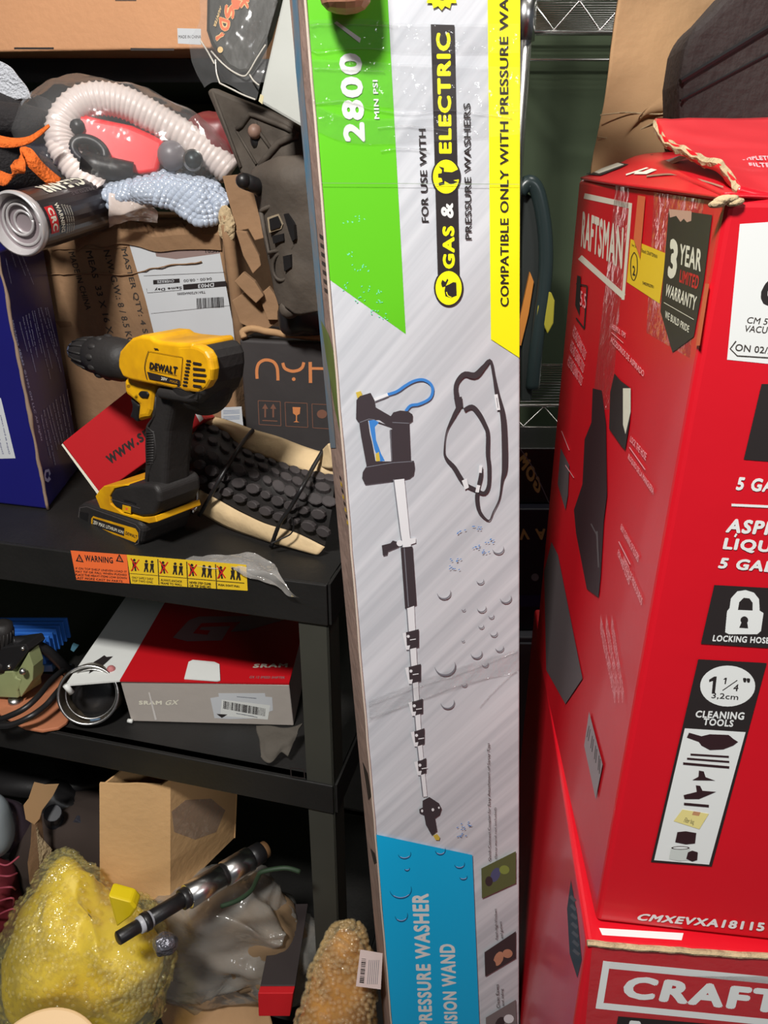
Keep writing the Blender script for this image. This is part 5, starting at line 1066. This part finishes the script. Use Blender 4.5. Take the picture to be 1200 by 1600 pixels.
# ================================================================ middle shelf
zm = Z2+.0012
gx = thing('drivetrain_carton', PZ(320, 1130, zm), 'red, white and grey parts carton with a small white tab on the middle shelf', 'box')
g0, g1 = PZ(205, 1127, zm), PZ(459, 1134, zm); gdn = (g1-g0).normalized(); gbk = V((-gdn.y, gdn.x, 0))*.30
gh = .062
# solve the height from the front top edge at y=1065
t0 = PY(187, 1062, g0.y); gh = t0.z-zm; 
gt0 = PY(187, 1062, g0.y+.0); gt1 = PY(452, 1072, g1.y)
Bx = [g0, g1, g1+gbk, g0+gbk]; zt_ = (gt0.z+gt1.z)/2; Tx = [V((gt0.x, g0.y, zt_)), V((gt1.x, g1.y, zt_)), V((gt1.x, g1.y, zt_))+gbk+V((0.0, 0, 0)), V((gt0.x, g0.y, zt_))+gbk]
hexa('body', Bx, Tx, GREYC, gx, bevel=.0015)
# the lid with an overhanging white wing on the left
lp = Pl(Tx[0]+UZ*.003, Tx[1]+UZ*.003, Tx[2]+UZ*.003); w0 = lp.px(102, 1070); w1 = V(w0)+gbk*1.0
mb = MB(); mb.prismN([w0, lp.px(187, 1063), Tx[0]+UZ*.003+gbk, w1], UZ*-.0025, WHTC); mb.prismN([lp.px(187.2, 1062.8), Tx[1]+UZ*.003, Tx[2]+UZ*.003, Tx[3]+UZ*.003], UZ*-.0025, mat('deep_red_print', sr(190, 18, 28), .45)); mb.build('lid', gx)
mb = MB(); mb.tube([w0, w0+V((.006, .001, -.014))], .004, WHTC, 8); mb.tube([PZ(200, 1126, zm+.003), PZ(207, 1127, zm+.003)], .003, WHTC, 8); mb.build('bent_lid_corner', gx, smooth=True)
cg = conv(0, 850, 2.2222); d = Dec(Pl(Tx[0]+UZ*.0034, Tx[1]+UZ*.0034, Tx[2]+UZ*.0034), cg)
d.poly([(308, 450), (325, 410), (345, 398), (362, 386), (370, 392), (392, 390), (365, 415), (345, 432), (325, 440)], BLK)
GXl = mat('dark_red_grey_print', sr(150, 110, 112), .5)
d.poly([(600, 325), (655, 265), (690, 252), (860, 250), (1010, 220), (990, 262), (860, 300), (800, 305), (835, 270), (700, 275), (670, 310), (720, 315), (730, 300), (690, 298), (700, 288), (800, 285), (770, 335), (650, 338)], GXl)
d.text('SRAM', [(876, 430), (998, 428), (1000, 414), (884, 416)], CREAM, .06); d.text('GX 12 SPEED SHIFTER', [(865, 466), (988, 468), (990, 460), (868, 458)], GXl, .02)
d.build('printed_lid', gx)
mb = MB(); pt_ = [lp.px(*cg(x, y), .001) for x, y in ((640, 470), (655, 412), (670, 405), (745, 412), (762, 420), (765, 475), (755, 478))]; mb.prismN(pt_, UZ*.0015, WHTC); mb.build('white_tab', gx)['label'] = 'white cardboard tab'
d = Dec(Pl(Bx[0], Bx[1], Tx[0]), cg); d.text('SRAM', [(482, 558), (562, 558), (562, 544), (482, 544)], CREAM, .06); d.text('GX', [(572, 560), (616, 558), (622, 541), (578, 543)], CREAM, .03)
d.poly([(730, 535), (760, 530), (758, 518), (920, 518), (922, 530), (945, 532), (948, 578), (930, 584), (925, 605), (800, 608), (745, 605)], WHTL); d.poly([(770, 540), (938, 560), (930, 610), (765, 596)], WHTC)
random.seed(9)
for k in range(30): x = 778+k*4.9; d.line([(x, 545+k*.9), (x-2, 572+k*.9)], random.choice((1.5, 2.5, 4)), BLK)
for k in range(3): d.line([(822, 530+k*0), (890, 536)], 2, gr2) if k == 0 else d.line([(800+k*20, 585+k*3), (870+k*12, 596+k*3)], 2, gr2)
d.poly([(752, 590), (790, 592), (770, 604)], BLK); d.poly([(515, 515), (520, 515), (545, 610), (538, 612)], mat('pale_crease', sr(205, 200, 195))); d.build('printed_front', gx)

# clamp ring / reel
rg = thing('clamp_ring', PZ(148, 1150, zm), 'round open metal band standing under the white wing of the parts carton', 'ring')
rc = PY(145, 1112, .86); rr = .0405
zlow = zm+.0425; rc.z = max(rc.z, zlow)
mb = MB(); ryv = (ray(170, 1095)).normalized(); ryv = V((ryv.x+.25, ryv.y, ryv.z+.22)).normalized(); rx = ryv.cross(UZ).normalized(); rz = rx.cross(ryv)
def circ(c_, r_, n=48, ph=0): return [c_+(rx*math.cos(a)+rz*math.sin(a))*r_ for a in [6.2832*k/n+ph for k in range(n+1)]]
vs = []; fs = []; n = 48
for k in range(n):
    a = 6.2832*k/n; o_ = rx*math.cos(a)+rz*math.sin(a); vs += [rc+o_*rr-ryv*.004, rc+o_*rr+ryv*.05, rc+o_*(rr-.0025)+ryv*.05, rc+o_*(rr-.0025)-ryv*.004]
fs = [(4*k+i, 4*k+(i+1) % 4, 4*((k+1) % n)+(i+1) % 4, 4*((k+1) % n)+i) for k in range(n) for i in range(4)]
mb.add(vs, fs, mat('dull_bronze_metal', sr(120, 108, 92), .35, metal=.5)); mb.build('band', rg, smooth=False)
mb = MB(); mb.tube(circ(rc-ryv*.006, rr-.001), .0022, STEEL, 8, cap=False); mb.tube(circ(rc-ryv*.002+V((.003, 0, .001)), rr-.007), .0012, STEEL, 8, cap=False); mb.build('wire', rg, smooth=True)
mb = MB(); mb.ball(rc+rz*.032+rx*.03, .006, mat('dusty_pink', sr(180, 110, 110), .5), 10, 8); mb.build('tag', rg)
inn = lump(rc+ryv*.035-UZ*.002, (rx*.036, ryv*.012, rz*.036), BLKP, 'inner_shade', rg, .002, 20, 1, 24, 14)  # black lump standing in for the shade inside the band
mb = MB(); mb.box(PY(141, 1128, .852), (.014, 0, 0), (0, .002, -.001), (0, .001, .005), mat('blue_grey_tag', sr(110, 140, 170), .4)); mb.build('blue_tag', rg)

# orange-brown plate
op = thing('copper_plate', PZ(60, 1130, zm), 'orange-brown leather-like pad lying on the middle shelf under the cables', 'pad')
cm = conv(0, 920, 4.615); z_ = zm+.006
mb = MB(); mb.prismN([PZ(*cm(x, y), z_) for x, y in ((40, 720), (120, 640), (240, 600), (450, 620), (520, 700), (545, 850), (480, 960), (420, 1000), (300, 1020), (180, 1000), (100, 960), (0, 900), (-60, 820))], UZ*-.005, mat('copper_brown_pad', sr(190, 120, 85), .6, var=.25, vscale=12, bump=.1)); mb.build('pad', op, bevel=.0015)
# blue finned heat sink
hs = thing('finned_heat_sink', PZ(60, 1030, zm), 'blue anodised finned cylinder head at the left of the middle shelf', 'heat sink')
BLA = mat('blue_anodised_metal', sr(50, 110, 200), .4, metal=.1); hc = PY(*cm(250, 330), 1.0); 
mb = MB(); P = []
for k in range(9):
    y = 215+k*26; xr = 480-k*26; Yk = 1.0-k*.011; z0 = PY(*cm(200, y), Yk).z
    mb.box((PY(*cm(-150, y), Yk).x, Yk, z0-.035), ((PY(*cm(xr, y), Yk).x-PY(*cm(-150, y), Yk).x), 0, 0), (0, .004, 0), (0, 0, .035), BLA)
mb.build('fins', hs, bevel=.0008)
zc_ = PY(*cm(200, 430), 1.0).z
mb = MB(); mb.tube([V((hc.x-.045, .98, zm)), V((hc.x-.045, .98, hc.z-.05))], .05, BLA, 40); mb.build('base_disc', hs, smooth=False)
mb = MB(); mb.box(PY(*cm(210, 600), .93), (.035, 0, 0), (0, .02, 0), (0, 0, .012), mat('pale_blue_block', sr(70, 110, 160), .4, metal=.2)); mb.build('side_lug', hs, bevel=.001)
# regulator with green body
rgp = thing('pressure_regulator', PZ(20, 1110, zm), 'pale green regulator block with black ribbed knob at the left edge of the middle shelf', 'regulator')
RGP = Pl(PY(*cm(0, 700), .89), PY(*cm(150, 700), .885), PY(*cm(0, 600), .89)); GRB = mat('pale_green_cast_metal', sr(152, 160, 112), .5, var=.15, vscale=20)
mb = MB(); mb.prismN([RGP.px(*cm(x, y)) for x, y in ((-120, 600), (90, 592), (110, 640), (150, 655), (145, 700), (125, 740), (130, 790), (-120, 780))], V((.02, .035, 0)), GRB); mb.build('body', rgp, bevel=.002)
mb = MB(); s0 = RGP.px(*cm(130, 790)); mb.prismN([RGP.px(*cm(x, y)) for x, y in ((125, 600), (205, 460), (240, 560), (235, 660), (150, 785), (135, 720), (155, 655), (118, 640))], V((.006, .02, 0)), GRB); mb.build('side_port', rgp, bevel=.001)
mb = MB(); mb.prismN([RGP.px(*cm(x, y), .002) for x, y in ((-120, 470), (30, 420), (180, 400), (205, 445), (95, 590), (-120, 600))], V((.012, .03, 0)), BLKP); mb.build('bonnet', rgp, bevel=.002)
mb = MB(); kp = [RGP.px(*cm(20, y), -.012) for y in (560, 500, 480, 400, 300, 250, 245)]; mb.tube(kp, [.016, .0165, .0125, .0145, .014, .0125, .006], BLKR, 20)
for k in range(18): a = 6.283*k/18; mb.tube([kp[3]+V((math.cos(a)*.0146, math.sin(a)*.0146, 0)), kp[4]+V((math.cos(a)*.0141, math.sin(a)*.0141, 0))], .001, BLKR, 5)
mb.build('adjusting_knob', rgp, smooth=True)
mb = MB(); 
for (x, y) in ((65, 560), (165, 430)): mb.ball(RGP.px(*cm(x, y), .002), .0032, CHR, 10, 8)
mb.ball(RGP.px(*cm(165, 595), .008), .005, STEEL, 10, 8); mb.tube([RGP.px(*cm(110, 790), -.004), RGP.px(*cm(110, 835), -.004)], .0095, STEEL, 14); mb.build('screw', rgp, smooth=True)
# cables
for k, (r_, pl_, lab) in enumerate(((.0075, [(90, 380, .93), (200, 385, .94), (330, 440, .95), (430, 530, .96), (520, 620, .98), (640, 660, 1.02)], 'thick black cable curving over the green regulator to the parts carton'),
        (.0042, [(-60, 960, .87), (60, 920, .865), (180, 860, .87), (280, 770, .89), (360, 670, .92), (440, 600, .95), (520, 560, 1.0)], 'upper of the two thin black cables crossing the brown pad'),
        (.0042, [(-60, 985, .86), (80, 980, .855), (220, 920, .86), (330, 840, .88), (400, 760, .90), (480, 670, .94), (560, 610, 1.0)], 'lower of the two thin black cables crossing the brown pad'))):
    mb = MB(); mb.tube(cr([PY(*cm(x, y), Y-.035) for x, y, Y in pl_], 50), r_, BLKP, 10); o = mb.build('cable', None, smooth=True); tag(o, lab, 'cable', )
cl_ = mk('plastic_clip', [PY(*cm(x, y), 1.0)+V((0, dy, 0)) for dy in (0, .006) for x, y in ((520, 405), (560, 420), (530, 455), (508, 440))], [(0, 1, 2, 3), (7, 6, 5, 4), (0, 4, 5, 1), (1, 5, 6, 2), (2, 6, 7, 3), (3, 7, 4, 0)], mat('light_blue_plastic', sr(120, 180, 205), .4)); tag(cl_, 'tiny light blue clip behind the cables beside the parts carton', 'clip')
# grey glove-like rag hanging at right
rag = sheet('grey_rag', [[PY(x, y, Y) for x, y, Y in r] for r in ([(400, 1136, .80), (425, 1136, .80), (450, 1138, .80), (472, 1130, .81)], [(403, 1160, .785), (425, 1165, .775), (448, 1160, .78), (465, 1150, .79)], [(408, 1185, .765), (425, 1195, .76), (440, 1180, .77), (452, 1185, .77)])], mat('grey_rag_cloth', sr(88, 82, 74), .9, var=.2, bump=.3), None, 20, 16, .006, 22, .002, 4)
tag(rag, 'grey limp rag hanging below the right end of the parts carton', 'rag')

# ================================================================ bottom shelf pile
z3 = Z3+.001
CARDL = mat('light_brown_cardboard', sr(214, 172, 120), .85, var=.12, vscale=9, bump=.1, bscale=90)
bxo = thing('open_cardboard_box', V((-.25, .95, z3)), 'plain open brown cardboard box standing in the pile on the bottom shelf', 'box')
FPn = Pl(PY(155, 1400, .80), PY(265, 1408, .80), PY(155, 1230, .82)); q_ = [(156, 1402), (266, 1408), (268, 1228), (156, 1228)]
a0, a1, a2, a3 = [FPn.px(*p) for p in q_]; sidev = PY(372, 1345, a1.y+.12)-a1; sidev = V((sidev.x, sidev.y, 0))
top_r = a2+sidev
mb = MB(); mb.prismN([a0, a1, a2+UZ*.012, lerp(a2, a3, .15)+UZ*.001, lerp(a2, a3, .5)+UZ*.003, lerp(a2, a3, .7)+UZ*.002, a3+UZ*.004], (FPn.n*-.004), CARDL); mb.build('front_panel', bxo)
mb = MB(); mb.prismN([a1, a1+sidev, a2+sidev+UZ*.012, a2+UZ*.012], V((-.003, .002, 0)), CARDL); mb.build('side_panel', bxo)
mb = MB(); bb_ = a0+sidev; mb.prismN([a0, a0+sidev, a3+sidev, a3], V((.003, 0, 0)), CARDL); mb.prismN([a0+sidev, a1+sidev, a2+sidev, a3+sidev], V((0, -.003, 0)), CARDL); mb.prismN([a0+UZ*.001, a1+UZ*.001, a1+sidev+UZ*.001, a0+sidev+UZ*.001], UZ*.003, CARDL); mb.build('inner_panels', bxo)
d = Dec(Pl(a1, a1+sidev, a2)); d.poly([(268, 1268), (290, 1250), (330, 1248), (352, 1266), (338, 1300), (305, 1312), (272, 1300)], film('grey_film_patch', (.7, .6, .5), .1, .2, .5, 40, .3)); d.build('film_patch', bxo)
def rest(o_, z0):  # lower something so that it stands on the pile
    pass
# torn carton at left
tc = thing('torn_carton', V((-.5, .9, z3)), 'torn open brown carton with ragged flap and dark parts, left of the plain box', 'box')
ct = conv(0, 1180, 5.335)
TPc = Pl(PY(*ct(250, 300), .86), PY(*ct(480, 260), .90), PY(*ct(310, 1100), .80))
def tcp(pts, th, m, name, bev=.0008, off=0):
    mb = MB(); mb.prism([TPc.px(*ct(x, y), off) for x, y in pts], V((0, th, 0)), m); return mb.build(name, tc)
tcp([(280, 235), (370, 255), (485, 250), (440, 340), (350, 460), (330, 530), (285, 580), (215, 535), (195, 420), (235, 370)], .003, mat('pale_card_inside', sr(210, 168, 120), .85, var=.15), 'torn_flap')
tcp([(265, 560), (300, 590), (320, 800), (330, 1150), (290, 1150), (245, 1060), (230, 900), (255, 740)], .02, CARD_D, 'torn_side')
tcp([(300, 600), (330, 690), (430, 800), (400, 900), (440, 960), (330, 940), (318, 800)], .003, CARD_T, 'ragged_inside')
lump(PY(*ct(560, 560), .95), (V((.06, 0, 0)), V((0, .05, 0)), V((0, 0, .08))), BLKP, 'dark_contents', tc, .02, 14, 3, 30, 20)
mb = MB(); mb.box(PY(*ct(560, 600), .90), (.055, .0, -.055), (.0, .01, 0), (.016, 0, .016), mat('slate_grey_plastic', sr(58, 58, 66), .5)); mb.tube([PY(*ct(440, 480), .885), PY(*ct(445, 520), .90), PY(*ct(520, 700), .91)], [.013, .014, .012], mat('slate_dark_plastic', sr(44, 46, 52), .3), 16); mb.build('dark_bracket', tc, bevel=.001)
mb = MB(); 
for k in range(6): mb.ball(PY(*ct(370+k*22, 1090-k*28), .80), .006, BUB, 8, 6)
mb.build('bubble_scrap', tc, smooth=True)
lump(V((-.5, .93, z3+.14)), (V((.10, 0, 0)), V((0, .07, 0)), V((0, 0, .135))), mat('dark_card_heap', sr(58, 46, 40), .9, var=.3), 'lower_body', tc, .012, 9, 2, 26, 18, .5)
# upper dark tools in shadow under rail
tl = lump(PY(70, 1215, 1.0), (V((.12, 0, 0)), V((0, .04, 0)), V((0, 0, .022))), BLKP, 'corrugated_black_hose', None, .004, 10, 2, 40, 16); tag(tl, 'black corrugated hose lying in the dark right under the middle shelf', 'hose')
# pale bottle at left edge
wb_ = lump(PY(-14, 1290, .86), (V((.03, 0, 0)), V((0, .03, 0)), V((0, 0, .055))), mat('pale_milky_plastic', sr(150, 160, 165), .3), 'pale_plastic_bottle', None, .002, 10, 2, 26, 18, .8); tag(wb_, 'pale milky plastic bottle cut off by the left edge', 'bottle')
dbg = lump(PY(5, 1300, .90), (V((.055, 0, 0)), V((0, .03, 0)), V((0, 0, .06))), mat('dark_mauve_plastic', sr(62, 52, 60), .25), 'dark_plastic_bag', None, .012, 12, 4, 30, 20); tag(dbg, 'dark glossy plastic bag behind the pale bottle at the left edge', 'bag')
rdn = thing('red_netting', PZ(5, 1440, z3+.05), 'dark red netted bundle at the lower left edge of the pile', 'netting')
lump(PY(-12, 1410, .83), (V((.045, .0, 0)), V((0, .04, 0)), V((0, 0, .09))), mat('maroon_cloth', sr(122, 30, 44), .7, var=.4, vscale=30), 'body', rdn, .012, 14, 3, 30, 20)
mb = MB()
for k in range(5): mb.tube(cr([PY(-10, 1345+k*22, .79), PY(10+k*3, 1352+k*17, .785), PY(30-k*3, 1338+k*26, .80)], 12), .0014, mat('pinkish_cord', sr(150, 60, 76), .7), 6)
mb.build('cord', rdn, smooth=True)

# yellow bubble-wrapped bundle
YB = mat('yellow_plastic_part', sr(236, 208, 20), .45, var=.15, vscale=9)
yb = thing('bubble_wrapped_bundle', PZ(130, 1560, z3), 'bright yellow part bundled in bubble wrap at the lower left of the bottom shelf', 'bundle')
ybc = PY(135, 1490, .73)
lump(ybc, (V((.085, -.02, -.035)), V((0, .06, .02)), V((.03, -.01, .085))), YB, 'yellow_part', yb, .030, 8, 4, 64, 44, .6, fold=.012)
BY = film('yellow_tinted_bubble_film', (.98, .93, .55), .02, .12, .4, 50, .10)
lump(ybc, (V((.098, -.02, -.042)), V((0, .068, .02)), V((.036, -.01, .098))), BY, 'bubble_wrap', yb, .030, 8, 4, 90, 60, .62, 2000, .0036, BY, fold=.012)
mb = MB(); mb.prism([PY(x, y, .66) for x, y in ((168, 1400), (205, 1410), (214, 1420), (206, 1432), (182, 1450), (176, 1430))], V((0, .02, 0)), YB); mb.build('bare_yellow_tip', yb, bevel=.003)
foil = lump(PY(258, 1476, .665), (V((.0165, 0, 0)), V((0, .012, 0)), V((0, 0, .0165))), mat('crumpled_foil', sr(130, 130, 138), .25, metal=.7, bump=.8, bscale=90), 'foil_ball', None, .003, 60, 2, 28, 20); tag(foil, 'crumpled grey foil ball resting between yellow bundle and grey plastic bag', 'foil ball')
# shock absorber / chrome cylinder
ct2 = conv(130, 1330, 3.4286)
sh_ = thing('chrome_cylinder', PY(300, 1400, .72), 'black and chrome cylindrical rod tool lying diagonally on the bottom shelf pile', 'tool')
s0 = PY(*ct2(185, 468), .64); s1 = PY(*ct2(960, 0), .80)
def S(t): return lerp(s0, s1, t)
for (t0_, t1_, r_, m_, nm) in ((0, .16, .0085, BLKP, 'tip'), (.125, .205, .0105, mat('light_grey_collar', sr(170, 172, 178), .4), 'collar'), (.15, .19, .012, BLKP, 'collar_ring'), (.2, .44, .010, BLKP, 'neck'), (.40, .455, .0135, BLKP, 'shoulder'), (.44, .68, .0165, CHR, 'chrome_sleeve'), (.66, .72, .0155, BLKP, 'band'), (.705, .90, .0170, CHR, 'chrome_barrel'), (.90, .99, .0150, BLKP, 'rear_section'), (.98, 1.03, .012, mat('brown_rubber', sr(110, 80, 50), .6), 'end_plug')):
    mb = MB(); mb.tube([S(t0_), S(t0_+.004), S(t1_-.004), S(t1_)], [r_*.9, r_, r_, r_*.9], m_, 24); mb.build(nm, sh_, smooth=True)
# grey plastic bag with brown contents
pb = thing('grey_plastic_bag', PZ(360, 1550, z3), 'grey translucent plastic bag of brown contents right of the yellow bundle', 'bag')
pc = PY(352, 1462, .82)
lump(pc, (V((.11, -.02, .03)), V((0, .06, 0)), V((-.03, 0, .085))), mat('brown_paper_contents', sr(150, 122, 90), .8, var=.35, vscale=9), 'contents', pb, .03, 9, 8, 64, 44, .75, fold=.016)
lump(pc, (V((.118, -.02, .034)), V((0, .07, 0)), V((-.036, 0, .096))), film('smoky_bag_film', (.62, .6, .55), .05, .15, .9, 18, .28), 'bag_film', pb, .034, 10, 8, 90, 64, .75, fold=.022)
mb = MB(); mb.tube(cr([PY(*ct2(x, y), .70) for x, y in ((740, 295), (830, 262), (900, 210), (935, 140), (960, 110), (1080, 90), (1160, 110))], 30), .003, mat('dark_green_cord', sr(36, 56, 36), .6), 8); mb.build('green_tie', pb, smooth=True)
# brown paper under
bpp = sheet('brown_paper', [[PZ(x, y, z_) for x, y, z_ in r] for r in ([(230, 1545, z3+.04), (300, 1540, z3+.05), (360, 1535, z3+.05), (412, 1545, z3+.04)], [(240, 1575, z3+.02), (300, 1580, z3+.025), (360, 1570, z3+.03), (412, 1570, z3+.025)], [(260, 1610, z3+.01), (300, 1620, z3+.01), (360, 1620, z3+.012), (420, 1610, z3+.01)])], CARD, None, 30, 18, .008, 20, .001, 5)
tag(bpp, 'crumpled brown packing paper at the bottom under the grey plastic bag', 'paper')
# red and black small carton
rb = thing('black_red_carton', PZ(430, 1580, z3), 'small black carton with a bright red end at the bottom of the shelf', 'box')
RBP = Pl(PY(403, 1580, .69), PY(460, 1580, .685), PY(403, 1550, .695)); mb = MB(); p4 = [RBP.px(x, y) for x, y in ((404, 1588), (453, 1588), (458, 1552), (403, 1552))]
mb.prismN(p4, RBP.n*-.012, REDB); mb.build('red_end', rb, bevel=.001)
ul = PY(418, 1480, .86)-p4[3]; mb = MB(); q4 = [p+RBP.n*-.0122 for p in p4]; mb.prismN(q4, V((.006, .13, .0)), mat('dark_carton', sr(54, 46, 46), .6, var=.2)); mb.build('sleeve', rb, bevel=.001)
# amber bubble bundle
ab = thing('bubble_wrapped_bundle', V((-.068, .668, .05)), 'amber bubble-wrapped bundle with a white barcode label against the wand carton', 'bundle')
AM = mat('amber_plastic_part', sr(215, 155, 40), .5, var=.3, vscale=14); ac = V((-.045, .735, .33))
ac = PY(520, 1600, .665); ac = V((-.068, .668, .33))
lump(ac, (V((.050, 0, 0)), V((0, .038, 0)), V((.018, 0, .24))), AM, 'amber_part', ab, .014, 11, 2, 50, 60, .9, fold=.006)
BA = film('amber_tinted_bubble_film', (.95, .8, .5), .02, .12, .4, 50, .12)
lump(ac, (V((.056, 0, 0)), V((0, .044, 0)), V((.020, 0, .26))), BA, 'bubble_wrap', ab, .014, 11, 2, 60, 90, .95, 2600, .0034, BA, fold=.006)
LPn = Pl(PY(560, 1500, .632), PY(598, 1500, .632), PY(560, 1540, .622)); mb = MB(); P = [LPn.px(x, y) for x, y in ((563, 1484), (598, 1490), (595, 1546), (556, 1541))]; mb.prismN(P, LPn.n*-.0006, mat('pinkish_white_label', sr(215, 195, 190), .6)); mb.build('barcode_label', ab)
d = Dec(LPn)
for k in range(14): d.line([(565-k*.25, 1498+k*2.8), (572-k*.25, 1499+k*2.8)], random.choice((.8, 1.4, 2)), BLK)
for k in range(6): d.line([(577+k*3, 1500), (574+k*3, 1538)], .8, gr2)
d.build('printed_barcode', ab)
# beige lid at lower-left
ld = thing('beige_round_lid', PY(70, 1610, .66), 'pale beige round tub lid at the bottom left corner', 'lid')
lc = PY(62, 1694, .56); mb = MB(); ny_ = V((0, -.45, .9)).normalized(); mb.tube([lc-ny_*.05, lc-ny_*.004, lc, ], [.055, .076, .076], mat('beige_plastic', sr(236, 200, 150), .5), 60); mb.tube([lc-ny_*.0, lc+ny_*.003, lc+ny_*.0045], [.0775, .0775, .0745], mat('beige_plastic', (0, 0, 0)), 60); mb.build('lid', ld, bevel=.001)

# ================================================================ printing and small fittings belong to the part they sit on
def kids(o): return [c for c in COL.objects if c.parent == o]
for t in [o for o in COL.objects if o.type == 'EMPTY']:
    ks = kids(t); body = [c for c in ks if c.name.split('.')[0] == 'body']
    if body and t.get('category') != 'person':
        for c in ks:
            if c.name.startswith(('printed', 'packing_tape', 'tape_wrinkle', 'clear_tape', 'barcode')): c.parent = body[0]
def under(t, part, names):
    ks = kids(t); p = [c for c in ks if c.name.split('.')[0] == part][0]
    for c in ks:
        if c.name.split('.')[0] in names: c.parent = p
under(dr, 'battery', ('printed_battery_label',)); under(dr, 'motor_housing', ('printed_housing_label', 'direction_switch')); under(dr, 'handle', ('grip_ribs',)); under(dr, 'foot_overmould', ('printed_foot_mark',))
under(sh, 'beam', ('printed_orange_sticker', 'printed_yellow_sticker')); under(gx, 'lid', ('printed_lid',)); under(bp, 'pouch', ('printed_letters',)); under(ab, 'bubble_wrap', ('printed_barcode', 'barcode_label')); under(ty, 'tread', ('tread_knobs',)); under(vb, 'raised_flap', ('torn_flap_edge', 'printed_flap_text')); under(pn, 'lower_panel', ('socket', 'socket_rim', 'knob'))
for o in COL.objects:
    g = {'vacuum_carton': 'red vacuum cartons stacked on the right', 'cable': 'black cables on the middle shelf', 'cardboard_scrap': 'torn cardboard pieces beside the shipping carton', 'bubble_wrapped_bundle': 'bubble-wrapped bundles at the bottom'}.get(o.name.split('.')[0])
    if g and o.parent is None: o['group'] = g
